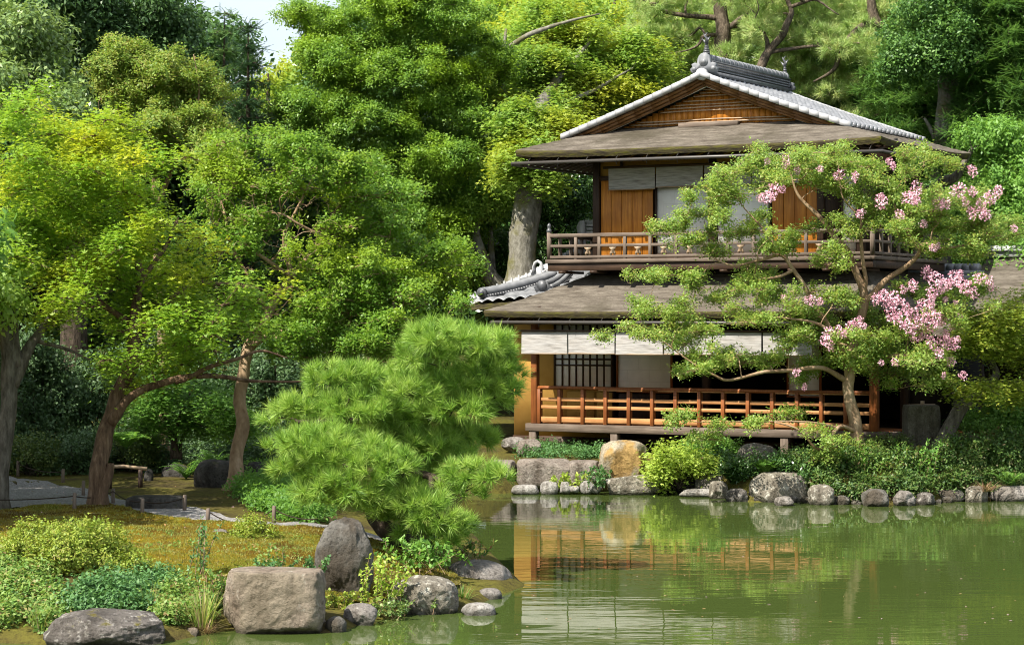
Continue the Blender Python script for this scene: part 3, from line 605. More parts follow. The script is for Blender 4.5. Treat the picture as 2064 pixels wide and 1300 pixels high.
for za, zb, w_ in ((BZ + .43, BZ + .50, .07), (BZ + .235, BZ + .29, .05), (BZ + .02, BZ + .075, .07)):
    part(MB().bbox((bu0, -w_ / 2, za), (bu1, w_ / 2, zb)), 'front_rail', 'wood_grey', rl)
    part(MB().bbox((bu0 - w_ / 2, w_ / 2 + .003, za + .002), (bu0 + w_ / 2, vb1, zb)), 'side_rail', 'wood_grey', rl)
    part(MB().bbox((bu1 - w_ / 2, w_ / 2 + .003, za + .002), (bu1 + w_ / 2, vb1, zb)), 'side_rail', 'wood_grey', rl)
for px in (1161, 1208, 1260, 1311, 1363, 1415, 1467, 1519, 1572, 1625, 1680):
    u = U(px, 0); part(MB().bbox((u - .032, -.03, BZ), (u + .032, .03, BZ + .44)), 'baluster', 'wood_grey_v', rl)
for u in (bu0, bu1):
    for k in range(1, 8): v = k * vb1 / 7; part(MB().bbox((u - .03, v - .03, BZ), (u + .03, v + .03, BZ + .44)), 'baluster', 'wood_grey_v', rl)
for px in (1185, 1235, 1286, 1338, 1390, 1441, 1493, 1546, 1598, 1652):
    u = U(px, 0); prof = [(-.05, 0), (-.06, .05), (-.035, .10), (-.03, .125), (-.07, .16), (-.075, .19), (.075, .19), (.07, .16), (.03, .125), (.035, .10), (.06, .05), (.05, 0), (.022, 0), (.022, .035), (-.022, .035), (-.022, 0)]
    b = MB(); P0 = [(u + x, -.015, BZ + .075 + z * .85) for x, z in prof]
    b.prism(P0, (0, .03, 0)); part(b, 'rail_bracket', 'bamboo', rl)
for u in (bu0, bu1):
    nw = part(MB().tube([(u, 0, BZ - .02), (u, 0, BZ + .53)], .048, 12), 'newel_post', 'wood_grey_v', rl)
    part(MB().tube([(u, 0, BZ + a) for a in (.53, .531, .58, .60, .63, .66, .69, .715)], [.048, .052, .052, .032, .036, .045, .03, .004], 12), 'newel_cap', 'tile_dark', nw)
# --- small tiled roof that meets the lower roof on its far side
wr = bpy.data.objects.new('tiled_side_roof', None); COL.objects.link(wr); wr.parent = house
VS = 1.2
def sp(px, py, v): u = U(px, v); return np.array([u, v, ZZ(py, u, v)])
A, B, Cc, D = sp(1085, 545, 2.6), sp(1225, 538, 2.3), sp(1115, 596, .35), sp(950, 612, .55)
n, m = 60, 90; V = np.zeros((n, m, 3))
for i in range(n):
    s = i / (n - 1)
    for j in range(m):
        q = j / (m - 1); V[i, j] = (A * (1 - q) + B * q) * (1 - s) + (D * (1 - q) + Cc * q) * s
        V[i, j, 2] += .05 * abs(math.sin(q * 7.5 * math.pi)) + .045 * ((s * 6) % 1) - .05 * math.sin(math.pi * s)
part(MB().grid(V), 'side_tile_slope', 'tile', wr)
part(MB().slab(np.array([[D + (-.05, .04, -.03), Cc + (.1, .04, -.06)], [A + (-.05, 0, -.1), B + (0, 0, -.1)]]), (0, 0, -.1)), 'side_roof_deck', 'shingle_edge', wr)
def tube_ridge(P, r, name='hip_ridge'):
    a, b = np.asarray(P[0], float), np.asarray(P[1], float); n = max(2, int(np.linalg.norm(b - a) / .22)); t = np.linspace(0, 1, 4 * n + 1)[:, None]; L = a + (b - a) * t - UPZ * .16 * t * (1 - t); R = r * (1 + .09 * ((np.arange(len(t)) % 4) == 0))
    o = part(MB().tube(L, R, 12), name, 'tile', wr, True); mb = MB(); rows = []
    for k in range(len(L) - 1): mb.bar(L[k] - UPZ * r * 1.15, L[k + 1] - UPZ * r * 1.15, r * 2.5, r * .7)
    part(mb, 'ridge_course', 'tile_dark', o)
UPZ = np.array([0, 0, 1.0])
tube_ridge([sp(974, 588, .62), sp(1120, 550, 1.7)], .085); tube_ridge([sp(1098, 572, .85), sp(1140, 546, 1.6)], .062); tube_ridge([sp(1110, 578, .80), sp(1150, 548, 1.5)], .045)
e = sp(972, 590, .57); part(MB().tube([e + (0, -.05, 0), e + (0, .05, 0)], .10, 16).tube([e + (0, -.07, 0), e + (0, -.04, 0)], .06, 12), 'round_end_tile', 'tile_dark', wr)
e = sp(1093, 577, .72); part(MB().tube([e + (0, -.05, .02), e + (0, .05, .02)], .10, 14).prism([e + np.array([x, 0, z]) for x, z in ((-.14, -.12), (.14, -.12), (.19, -.02), (.13, .03), (.10, .09), (-.10, .09), (-.13, .03), (-.19, -.02))], (0, .05, 0)), 'end_ornament', 'tile_dark', wr)
P0, P1 = sp(938, 606, .75), sp(1100, 537, 2.5); t = np.linspace(0, 1, 12)[:, None]; L = P0 + (P1 - P0) * t - UPZ * .10 * 4 * t * (1 - t) * .5; V = np.stack([L + (.10, -.02, -.10), L + (.02, .05, .03), L + (-.12, .30, .10)], 0)
part(MB().slab(V, (0, .05, -.07)), 'verge_tile', 'tile_pale', wr)
vp = MB()
for k in range(1, 11): vp.tube([L[k] + (.05, .0, .0), L[k] + (-.12, .30, .12)], .028, 6)
part(vp, 'verge_roll', 'tile_pale', wr)
e = sp(1084, 543, 1.9); sc_ = [(-.17, -.03), (-.12, -.06), (-.09, -.02), (-.10, .05), (-.07, .13), (0, .17), (.07, .13), (.10, .05), (.09, -.02), (.12, -.06), (.17, -.03)]   # cloud-scroll ridge end
p = np.array([e + np.array([x, 0, z]) for x, z in sc_])
part(MB().tube(p, .032, 8), 'scroll_ornament', 'tile_pale', wr, True)
part(MB().prism([e + np.array([x, .03, z]) for x, z in ((-.2, -.16), (.24, -.16), (.2, -.02), (.05, .05), (-.05, .05), (-.16, -.03))], (0, .04, 0)), 'scroll_back', 'tile_pale', wr)
# taller tiled ridge seen through the balcony rails
ev = 3.4; e = sp(1170, 452, ev); b = MB()
for k in range(5): b.box(e + (.03 - .012 * k, -.012 * k, -.075 * k - .055), e + (.75, .32 + .012 * k, -.075 * k))
b.tube([e + (.02, .15, .03), e + (.75, .15, .03)], .06, 10)
part(b, 'far_ridge', 'tile_pale', wr)
part(MB().prism([e + np.array([x, -.06, z]) for x, z in ((-.14, -.62), (-.15, -.5), (-.07, -.42), (-.11, -.28), (-.04, -.2), (-.06, -.06), (.0, .06), (.10, .08), (.14, -.1), (.16, -.62))], (0, .05, 0)), 'far_ridge_end', 'tile_pale', wr)
b = MB()
for k in range(5): b.tube([e + (-.02 - .11 * k, -.1, -.50 - .05 * k), e + (.02 - .11 * k, 1.2, -.42 - .05 * k)], .055, 8)
part(b, 'far_roll', 'tile_pale', wr)
part(MB().box(e + (-.55, .0, -1.9), e + (.75, .3, -.66)), 'far_gable', 'plaster', wr)
mb = MB(); P0, P1 = sp(1835, 541, 4.6), sp(1975, 539, 4.0)
for k in range(9): a, b = P0 + (P1 - P0) * k / 9, P0 + (P1 - P0) * (k + .9) / 9; mb.tube([a, b], .085, 8)
mb.bar(P0 - (0, 0, .1), P1 - (0, 0, .1), .3, .09); mb.bar(P0 - (0, 0, .2), P1 - (0, 0, .2), .36, .1); part(mb, 'rear_ridge', 'tile', wr)
part(MB().slab(np.array([[P0 + (-.6, -1.5, -1.1), P1 + (1.0, -1.5, -1.1)], [P0 + (-.6, 0, -.2), P1 + (.1, 0, -.2)]]), (0, 0, -.1)), 'rear_roof', 'shingle', wr)
# --- blinds: each hangs by itself
def blind(px0, px1, v, z0, z1, label, group):
    ua, ub = U(px0, v), U(px1, v); c = (ua + ub) / 2; n = 12; mm = 8; V = np.zeros((n, mm, 3)); ph = ua * 3.3
    for i in range(n):
        q = i / (n - 1) - .5
        for j in range(mm): V[i, j] = (q * (ub - ua - .03), .012 * math.sin(q * 5 + ph) * (1 - j / (mm - 1)) , z0 - z0 + (z1 - z0) * j / (mm - 1) + (.006 * math.sin(q * 7 + ph) if j == 0 else 0))
    w_ = H2W(c, v, z0); r = empty('reed_blind', w_, label, 'blind', group); r.rotation_euler.z = -TH
    MB().slab(V, (0, .008, 0)).build('reed_sheet', M['blind'], r)
    MB().tube([(-(ub - ua) / 2 + .01, 0, -.005), ((ub - ua) / 2 - .01, 0, -.005)], .012, 6).build('bottom_rod', M['bamboo'], r)
    cd = MB()
    for f in (-.36, .36): cd.bar((f * (ub - ua), -.016, 0), (f * (ub - ua), -.016, z1 - z0), .008, .006)
    cd.build('cord', M['rope'], r)
pxs = [1050, 1144, 1240, 1337, 1436, 1536, 1638]
LB = ['white reed blind at the pond side end over the lower veranda, partly shaded', 'white reed blind over the lattice screen of the lower veranda', 'white reed blind above the pale paper screen, leaves over its lower corner',
      'white reed blind over the dark doorway of the lower veranda', 'white reed blind of the veranda half hidden by myrtle leaves', 'white reed blind beside the pink myrtle trunk, mostly covered by leaves']
for k in range(6): blind(pxs[k], pxs[k + 1], -.67, ZZ(712, U(pxs[0], -.67), -.67) + .008 * (k % 2), ZZ(669, U(pxs[0], -.67), -.67), LB[k], 'blinds along the lower veranda')
pxs = [1225, 1321, 1418, 1515, 1612]
LB = ['grey shaded reed blind above the orange plank panel upstairs', 'grey shaded reed blind above the white paper screen upstairs', 'shaded upstairs reed blind beside the dark middle post', 'shaded upstairs reed blind mostly hidden behind the flowering tree']
for k in range(4): blind(pxs[k], pxs[k + 1], .74, ZZ(383, U(pxs[0], .74), .74) + (.03 if k else 0), ZZ(341, U(pxs[0], .74), .74), LB[k], 'blinds along the upper storey')
# --- low annex behind the flowering tree
ax = empty('annex_building', H2W(8.2, 3.0, .85), 'low dark annex with shingle roof and white ridge cap behind the small maple', 'building'); ax.rotation_euler.z = -TH
zr = 3.45; 
V = np.array([[[x, -1.6 + 3.4 * s, 2.05 + (zr - 2.05) * s - .05 * math.sin(math.pi * s)] for x in np.linspace(-.6, 7, 12)] for s in np.linspace(0, 1, 8)])
rf = MB().slab(V, (0, 0, -.14)).build('roof', M['shingle'], ax)
rc = MB().box((-.6, 1.65, zr - .02), (7, 1.95, zr + .1)).box((-.6, 1.6, zr + .1), (7, 2.0, zr + .13)); 
for k in range(26): rc.tube([(-.6 + k * .29, 1.8, zr + .15), (-.6 + k * .29 + .25, 1.8, zr + .15)], .07, 8)
rc.build('ridge_cap', M['tile_pale'], rf)
MB().box((0, 0, -.2), (7, .1, 2.4)).box((0, .1, -.2), (.1, 4, 2.4)).build('wall', M['wood_dark'], ax)
MB().box((2.2, -.04, .75), (2.9, 0, 1.45)).box((3.0, -.04, .75), (3.7, 0, 1.45)).box((3.8, -.04, .75), (4.6, 0, 1.45)).build('shutter_panel', M['wood_grey'], ax)
MB().box((1.4, -.05, .5), (5.4, -.005, .66)).build('white_sill', M['white'], ax)
bx = H2W(9.2, 2.2, 0)
# ------------------------------------------------------------------ plants
def orth(n, d): return norm(n - (n * d).sum(-1, keepdims=True) * d)
class Leaves:
    def __init__(s): s.V = []; s.Q = []; s.T = []; s.rq = []; s.rt = []; s.n = 0
    def blades(s, p, d, nrm, L, w, rnd, fold=.18, mid=.45):   # folded four-point leaves
        d = norm(d); nr = orth(nrm, d); sd = np.cross(d, nr); L = np.asarray(L)[:, None]; w = np.asarray(w)[:, None]
        V = np.stack([p, p + d * L * mid + sd * w / 2 + nr * L * fold * .5, p + d * L - nr * L * fold * .3, p + d * L * mid - sd * w / 2 + nr * L * fold * .5], 1)
        k = len(p); s.V.append(V.reshape(-1, 3)); s.Q.append(np.arange(4 * k).reshape(-1, 4) + s.n); s.rq.append(rnd); s.n += 4 * k
    def stars(s, p, d, nrm, L, w, rnd, spread=.85):            # palmate leaf: three narrow lobes
        d = norm(d); nr = orth(nrm, d); sd = np.cross(d, nr)
        for a, f in ((-spread, .85), (0, 1.0), (spread, .85)):
            s.blades(p, d * math.cos(a) + sd * math.sin(a), nr, np.asarray(L) * f, w, rnd, .1)
    def needles(s, p, d, L, w, rnd, rng):
        d = norm(d); sd = norm(np.cross(d, rng.normal(size=p.shape))); L = np.asarray(L)[:, None]
        V = np.stack([p + sd * w / 2, p - sd * w / 2, p + d * L], 1); k = len(p)
        s.V.append(V.reshape(-1, 3)); s.T.append(np.arange(3 * k).reshape(-1, 3) + s.n); s.rt.append(rnd); s.n += 3 * k
    def build(s, name, mat, parent=None, loc=None, origin=(0, 0, 0)):
        V = np.concatenate(s.V) - np.asarray(origin); fs = []; r = []
        if s.Q: fs.append(np.concatenate(s.Q)); r.append(np.concatenate(s.rq))
        if s.T: fs.append(np.concatenate(s.T)); r.append(np.concatenate(s.rt))
        return link(name, raw_mesh(name, V, fs, np.concatenate(r)), mat, parent, loc)
def unit(rng, *sh): return norm(rng.normal(size=(*sh, 3)))
UPV = np.array([0, 0, 1.0])
ST = {  # n sprigs per square metre of puff surface, k leaves per sprig, L sprig length, ll/lw leaf length/width
    'maple':  dict(n=105, k=9, L=.13, ll=.056, lw=.020, spray=11, sag=.36, flatz=1, up=.05, nup=1.1, shell=.25, out=.8, shape='s', droop=.35, jit=.10),
    'myrtle': dict(n=62, k=14, L=.17, ll=.060, lw=.036, spray=9, sag=.08, flatz=0, up=.55, nup=.7, shell=.25, out=.5, shape='b', droop=.05, jit=.05),
    'sparse': dict(n=58, k=14, L=.16, ll=.056, lw=.034, spray=9, sag=.06, flatz=0, up=.5, nup=.8, shell=.1, out=.5, shape='b', droop=.05, jit=.045),
    'dense':  dict(n=52, k=16, L=.17, ll=.072, lw=.036, up=.45, nup=.5, shell=.62, out=.9, shape='b', droop=.0, jit=.06),
    'holly':  dict(n=58, k=16, L=.17, ll=.068, lw=.034, spray=13, sag=.0, flatz=0, up=.5, nup=.75, shell=.62, out=.9, shape='b', droop=.0, jit=.06),
    'broad':  dict(n=42, k=11, L=.26, ll=.105, lw=.050, up=.1, nup=.6, shell=.5, out=.8, shape='b', droop=.35, jit=.08),
    'fir':    dict(n=58, k=30, L=.24, ll=.042, lw=.013, up=.05, nup=.9, shell=.3, out=.9, shape='f', droop=.1, jit=.0),
    'bgpine': dict(n=34, k=36, L=.06, ll=.15, lw=.011, up=.5, nup=.5, shell=.4, out=.7, shape='n', droop=0, jit=.02),
    'pine':   dict(n=74, k=62, L=.05, ll=.165, lw=.0088, up=.6, nup=.5, shell=.55, out=.9, shape='n', droop=0, jit=.008),
    'far':    dict(n=24, k=12, L=.34, ll=.14, lw=.075, up=.4, nup=.5, shell=.5, out=.9, shape='b', droop=.1, jit=.12),
    'shrub':  dict(n=230, k=11, L=.09, ll=.036, lw=.019, up=.6, nup=.6, shell=.72, out=.9, shape='b', droop=0, jit=.02),
    'herb':   dict(n=120, k=10, L=.11, ll=.050, lw=.026, up=.6, nup=.9, shell=.3, out=.6, shape='b', droop=.1, jit=.04),
}
def grow(Lv, C, R, style, rng, dens=1.0, scale=1.0, top=False, lines=None):
    """leaves of many puffs: C centres (P,3), R radii (P,3). Returns sprig roots for twigs."""
    s = dict(ST[style]); C = np.asarray(C, float).reshape(-1, 3); R = np.asarray(R, float).reshape(-1, 3); out = []
    for c, r in zip(C, R):
        a, b, cc = r; area = 4 * math.pi * (((a * b) ** 1.6 + (a * cc) ** 1.6 + (b * cc) ** 1.6) / 3) ** (1 / 1.6)
        n = max(4, int(area * s['n'] * dens / scale ** 2 * (.55 if top else 1)))
        d = unit(rng, n)
        if top: d[:, 2] = np.abs(d[:, 2]) - .38; d = norm(d)
        rad = s['shell'] + (1 - s['shell']) * rng.random(n) ** .6
        rad = rad * (1 + .22 * vnoise(d * 2.1 + c * 3.7, 7))
        p = c + d * rad[:, None] * r; keep = vnoise(p / (.34 * scale ** .5), 11) > -.52 if not top else np.ones(n, bool)
        if 'spray' in s:                              # leaves sit along twigs that fan out from the puff's middle
            m = max(4, int(s['spray'] * rng.uniform(.7, 1.3))); a = rng.uniform(0, 2 * math.pi, m); td = np.stack([np.cos(a), np.sin(a), rng.normal(size=m) * (.25 if s['flatz'] else .55) + (.1 if s['flatz'] else .35)], -1); td = norm(td); tl = rng.uniform(.55, 1.25, m)
            i = rng.integers(0, m, n); t = rng.random(n) ** .7; sd = norm(np.cross(td, UPV))[i]; off = rng.normal(size=n) * .17 * (.2 + t)
            q = td[i] * (tl[i] * t)[:, None] + sd * off[:, None]; p = c + q * r; p[:, 2] += -s['sag'] * r[0] * t ** 2 + rng.normal(size=n) * .025; d = norm(q + UPV * (.5 if s['flatz'] else .2) + rng.normal(size=(n, 3)) * .1); keep = rng.random(n) > .04
            if lines is not None:
                for k in range(m): e = c + td[k] * tl[k] * r; e[2] -= s['sag'] * r[0] * tl[k] ** 2; lines.append((c, (c + e) / 2 + UPV * .02, e))
        d, p = d[keep], p[keep]; n = len(p)
        if not n: continue
        o = norm(d / r); ax = norm((o * s['out'] + UPV * s['up'] + rng.normal(size=(n, 3)) * .35) * ((1, 1, .3) if s['shape'] == 'f' else (1, 1, 1)))
        out.append((c, p)); k = s['k']; t = rng.random((n, k)) if s['shape'] != 'f' else np.tile(np.linspace(0, 1, k), (n, 1))
        L = s['L'] * scale; P = p[:, None] + ax[:, None] * (t * L - L * .3)[..., None] + rng.normal(size=(n, k, 3)) * s['jit'] * scale
        AX = np.repeat(ax[:, None], k, 1); pr = norm(np.cross(AX, rng.normal(size=(n, k, 3))))
        rs = np.repeat(rng.random(n)[:, None], k, 1) * .55 + rng.random((n, k)) * .45
        if s['shape'] == 'f':                         # flat two-ranked fir sprays
            sd = norm(np.cross(AX, UPV + 0 * AX)); sg = np.where(np.arange(k) % 2, 1, -1)[None, :, None]
            D = AX * .75 + sd * sg * .8 + UPV * -.05; N = UPV + rng.normal(size=D.shape) * .25
            ll = s['ll'] * scale * (1.15 - .6 * t)
        elif s['shape'] == 'n':
            A = (rng.random((n, k)) ** .8) * 1.35; D = AX * np.cos(A)[..., None] + pr * np.sin(A)[..., None]; N = UPV + 0 * D; ll = s['ll'] * scale * (.75 + .4 * rng.random((n, k)))
        else:
            D = AX * .55 + pr - UPV * s['droop']; N = np.repeat(o[:, None], k, 1) * .6 + UPV * s['nup'] + rng.normal(size=D.shape) * .36
            ll = s['ll'] * scale * (.65 + .6 * rng.random((n, k)))
        P, D, N = P.reshape(-1, 3), D.reshape(-1, 3), N.reshape(-1, 3); ll = ll.ravel(); rs = rs.ravel()
        if s['shape'] == 'n': Lv.needles(P, D, ll, s['lw'] * scale, rs, rng)
        elif s['shape'] == 's': Lv.stars(P, D, N, ll, np.full(len(ll), s['lw'] * scale), rs)
        else: Lv.blades(P, D, N, ll, np.full(len(ll), s['lw'] * scale) * (.8 + .4 * rng.random(len(ll))), rs)
    return out
def cat_rom(P, R, seg=5):
    P = np.asarray(P, float); R = np.asarray(R, float); n = len(P)
    if n == 2: t = np.linspace(0, 1, seg + 1)[:, None]; return P[0] + (P[1] - P[0]) * t, R[0] + (R[1] - R[0]) * t[:, 0]
    E = np.concatenate([[2 * P[0] - P[1]], P, [2 * P[-1] - P[-2]]]); o, q = [], []
    for i in range(n - 1):
        a, b, c, d = E[i:i + 4]
        for t in np.linspace(0, 1, seg, endpoint=False):
            o.append(.5 * (2 * b + (c - a) * t + (2 * a - 5 * b + 4 * c - d) * t * t + (3 * b - a - 3 * c + d) * t ** 3)); q.append(R[i] * (1 - t) + R[i + 1] * t)
    o.append(P[-1]); q.append(R[-1]); return np.array(o), np.array(q)
def limb(T, P, R, sides=8, gnarl=.0, seed=0, flare=False, seg=5):
    p, r = cat_rom(P, R, seg)
    if gnarl: p = p + (np.stack([vnoise(p * 2.7 + k * 9, seed + k) for k in range(3)], -1) * gnarl * np.minimum(1, r / .05)[:, None])
    r = r * (1 + .12 * vnoise(p * 5, seed + 5))
    if flare: L = np.linalg.norm(p - p[0], axis=1); r = r * (1 + .55 * np.exp(-L / .18))
    T.tube(p, r, sides); return p, r
def branches(T, nodes, rads, targets, rng, r0=.035, tip=.006, bow=.12, sides=5):
    """grow thin branches from existing limb points to each target, nearest first"""
    nodes = [np.asarray(nodes)]; rads = [np.asarray(rads)]; targets = np.asarray(targets).reshape(-1, 3)
    base = np.concatenate(nodes); order = np.argsort([np.min(np.linalg.norm(base - t, axis=1)) for t in targets])
    for i in order:
        t = targets[i]; N = np.concatenate(nodes); RR = np.concatenate(rads); d = t - N; L = np.linalg.norm(d, axis=1)
        cost = L * (1 + .9 * np.clip(-d[:, 2] / np.maximum(L, .01), 0, 1)) + .15 * (RR < .008); j = int(np.argmin(cost))
        if L[j] < .03: continue
        p0 = N[j]; l = L[j]; r = min(RR[j] * .75, r0 * (.35 + .5 * l), r0); m1 = p0 + (t - p0) * .35 + UPV * bow * l * rng.uniform(-.3, 1) + rng.normal(size=3) * .07 * l; m2 = p0 + (t - p0) * .7 + UPV * bow * l * .6 + rng.normal(size=3) * .07 * l
        p, q = cat_rom([p0, m1, m2, t], [r, r * .8, max(tip, r * .55), tip], 4); T.tube(p, q, sides, False); nodes.append(p[2:]); rads.append(q[2:])
def twigs(T, roots, rng, frac=.25, r=.005):
    for c, p in roots:
        idx = np.nonzero(rng.random(len(p)) < frac)[0]
        for i in idx:
            a = c + rng.normal(size=3) * .03; b = p[i]; m = (a + b) / 2 + rng.normal(size=3) * .035; T.tube([a, m, b], [r, r * .7, r * .45], 3, False)
def pads(lst, Z, dz, depth, rng, kz=1.0):
    C, R = [], []
    for e in lst:
        px, py, rx, ry = e[:4]; z = (e[4] if len(e) > 4 else Z) + rng.uniform(-dz, dz); C.append(W(px, py, z)); R.append((rx / F * z, (depth if depth else rx / F * z) * rng.uniform(.8, 1.15), ry / F * z * kz))
    return np.array(C), np.array(R)
def fill(ells, n, rp, flat, rng, inner=.5):
    """puffs spread through big ellipsoids (px, py, rx, ry, Z, depth m)"""
    ells = [tuple(e) for e in ells]; wt = np.array([e[2] * e[3] for e in ells], float); C, R = [], []
    for e, k in zip(ells, np.maximum(1, np.round(n * wt / wt.sum())).astype(int)):
        px, py, rx, ry, Z, dp = e; c = W(px, py, Z); r = np.array([rx / F * Z, dp, ry / F * Z])
        for _ in range(k):
            d = unit(rng, 1)[0]; p = c + d * r * (inner + (1 - inner) * rng.random() ** .5) * .92; q = rp / F * Z * rng.uniform(.7, 1.35)
            C.append(p); R.append((q, q, q * flat))
    return np.array(C), np.array(R)
def tree(name, label, cat, limbs, puffs, style, lmat, bmat, rng, group=None, bare=None, bare_r=.022, r0=.035, tw=.2, dens=1.0, scale=1.0, top=False, gnarl=.03, sides=9, targets=None, bow=.12, crown='crown', flare=True):
    L0 = W(*limbs[0][0][:3]) if len(limbs[0][0]) == 4 else np.array(limbs[0][0][:3]); root = empty(name, L0, label, cat, group)
    T = MB(); nodes, rads = [], []
    for i, lb in enumerate(limbs):
        P = np.array([W(*q[:3]) for q in lb]); p, r = limb(T, P, [q[3] for q in lb], sides, gnarl, 31 + i, flare and i == 0); nodes.append(p); rads.append(r)
    C, R = puffs; Lv = Leaves(); lines = []; roots = grow(Lv, C, R, style, rng, dens, scale, top, lines)
    for a, m, b in lines: T.tube([a, m, b], [.0075, .005, .0025], 3, False)
    k0 = 2 if len(nodes[0]) > 4 else 0
    nd = np.concatenate([nodes[0][len(nodes[0]) // 3:]] + nodes[1:]); rr = np.concatenate([rads[0][len(rads[0]) // 3:]] + rads[1:])
    branches(T, nd, rr, C - np.array([0, 0, 1]) * R[:, 2:3] * .45 if targets is None else targets, rng, r0, bow=bow)
    if bare is not None: branches(T, np.concatenate(nodes), np.concatenate(rads), bare, rng, bare_r, .003, .12)
    if tw: twigs(T, roots, rng, tw)
    V = np.concatenate(T.V) - L0; T.V = [V]
    T.build('trunk', M[bmat], root, smooth=True)
    Lv.build(crown, M[lmat], root, origin=L0)
    return root
def R_(seed): return np.random.default_rng(seed)
def shrub(name, label, cat, px, py, rx, ry, Z, depth, style, lmat, seed, n=14, group=None, scale=1.0, dens=1.0, rp=None):
    """a bush: dome of leaf puffs on short stems. (px, py) is the middle of its foot, ry its height in photo pixels"""
    rng = R_(seed); b = W(px, py, Z); h = ry / F * Z; rr = rx / F * Z; root = empty(name, b, label, cat, group); C, R = [], []
    q = (rp / F * Z) if rp else min(rr, h) * .36
    for i in range(n):
        d = unit(rng, 1)[0]; d[2] = abs(d[2]); d = d / (np.abs(d) ** 3).sum() ** (1 / 3); f = .35 + .45 * rng.random() ** .5
        C.append(b + np.array([d[0] * rr, d[1] * depth, d[2] * h]) * f + UPV * h * .12); R.append((q * rng.uniform(.8, 1.3), q, q * .8))
    C = np.array(C); R = np.array(R); Lv = Leaves(); roots = grow(Lv, C, R, style, rng, dens, scale); T = MB()
    for c in C: T.tube([b + rng.normal(size=3) * (.08, .08, 0), b + (c - b) * .5 + UPV * h * .05, c], [.012, .009, .005], 4, False)
    twigs(T, roots, rng, .06, .004); T.V = [np.concatenate(T.V) - b]
    T.build('stem', M['bark_dark'], root); Lv.build('foliage', M[lmat], root, origin=b); return root
def grass(name, label, cat, b, r, h, n, lmat, seed, w=.012, group=None, droop=.8):
    """clump of arching blades"""
    rng = R_(seed); b = np.asarray(b, float); V, Q = [], []; k = 0
    for i in range(n):
        a = rng.uniform(0, 2 * math.pi); o = np.array([math.cos(a), math.sin(a), 0]); p0 = b + o * r * .35 * rng.random() ; l = h * rng.uniform(.6, 1.15); le = rng.uniform(.2, 1.0) * droop; sd = np.array([-o[1], o[0], 0]) * w / 2; ps = []
        for t in np.linspace(0, 1, 5): ps.append(p0 + o * r * le * t ** 1.3 + UPV * (l * (t - .55 * le * t * t)))
        for j, q in enumerate(ps): f = (1 - (j / 4) ** 2) + .08; V += [q - sd * f, q + sd * f]
        for j in range(4): Q.append((k + 2 * j, k + 2 * j + 1, k + 2 * j + 3, k + 2 * j + 2))
        k += 10
    rn = np.repeat(rng.random(n), 4); me = raw_mesh(name, np.array(V) - b, [np.array(Q)], rn); o = link(name, me, M[lmat], None, b); return tag(o, label, cat, group)
def fern(name, label, cat, b, r, h, n, lmat, seed, ll=.07, group=None, lw=.02):
    """arching fronds with paired leaflets"""
    rng = R_(seed); b = np.asarray(b, float); Lv = Leaves(); T = MB()
    for i in range(n):
        a = rng.uniform(0, 2 * math.pi); o = np.array([math.cos(a), math.sin(a), 0]); le = r * rng.uniform(.55, 1.1); hh = h * rng.uniform(.6, 1.1); t = np.linspace(0, 1, 16)[:, None]
        p = b + o * le * t ** 1.1 + UPV * hh * (1.7 * t - 1.05 * t ** 2.2); T.tube(p[::3], np.linspace(.006, .002, 6), 3, False); tg = norm(np.gradient(p, axis=0)); sd = np.cross(tg, UPV)
        for sg in (-1, 1):
            L = ll * (1.15 - t[:, 0]) * (.6 + .8 * np.minimum(1, t[:, 0] * 4)) ; Lv.blades(p[1:], (tg * .35 + sd * sg)[1:], (UPV + 0 * p)[1:] + rng.normal(size=(15, 3)) * .2, L[1:], np.full(15, lw), np.full(15, rng.random()) * .6 + rng.random(15) * .4, .06)
    root = empty(name, b, label, cat, group); T.V = [np.concatenate(T.V) - b]; T.build('stem', M[lmat], root); Lv.build('frond', M[lmat], root, origin=b)
    return root
# --- red pine trained low on the point of land
rng = R_(1)
PP = [(905, 690, 95, 34), (965, 702, 68, 30), (862, 722, 62, 26), (985, 752, 66, 24), (1018, 790, 48, 20), (935, 778, 85, 24), (695, 770, 88, 30), (622, 828, 82, 28), (722, 828, 108, 30), (812, 800, 92, 28), (800, 846, 108, 26),
      (905, 832, 92, 26), (562, 850, 42, 20), (968, 812, 60, 22), (645, 896, 82, 32, 27.3), (706, 926, 108, 38, 27.0), (622, 948, 70, 30, 27.2), (690, 985, 100, 36, 26.9), (775, 950, 70, 28, 27.0), (740, 1008, 52, 20, 26.8), (655, 1012, 50, 20, 26.9),
      (862, 905, 70, 28), (905, 925, 62, 26), (955, 962, 66, 26, 27.3), (1002, 965, 36, 18, 27.2), (930, 1000, 46, 20, 27.2), (850, 1022, 58, 24, 27.0), (882, 1052, 58, 24, 26.9), (902, 1076, 42, 18, 26.9), (830, 1042, 40, 18), (800, 900, 70, 24), (560, 905, 30, 16), (835, 768, 80, 30), (780, 790, 70, 26, 28.3), (885, 795, 90, 26, 28.3), (880, 880, 85, 30, 28.7), (820, 955, 75, 40, 28.2), (865, 995, 65, 38, 27.9), (800, 1010, 60, 32, 27.6), (930, 890, 70, 26, 28.5), (730, 880, 120, 34, 28.2), (1030, 760, 30, 20), (990, 715, 50, 24), (800, 1052, 50, 22, 27.0), (760, 1030, 50, 22, 26.9), (840, 1075, 46, 20, 26.9), (880, 1092, 40, 16, 26.8), (925, 1068, 34, 16, 27.0)]
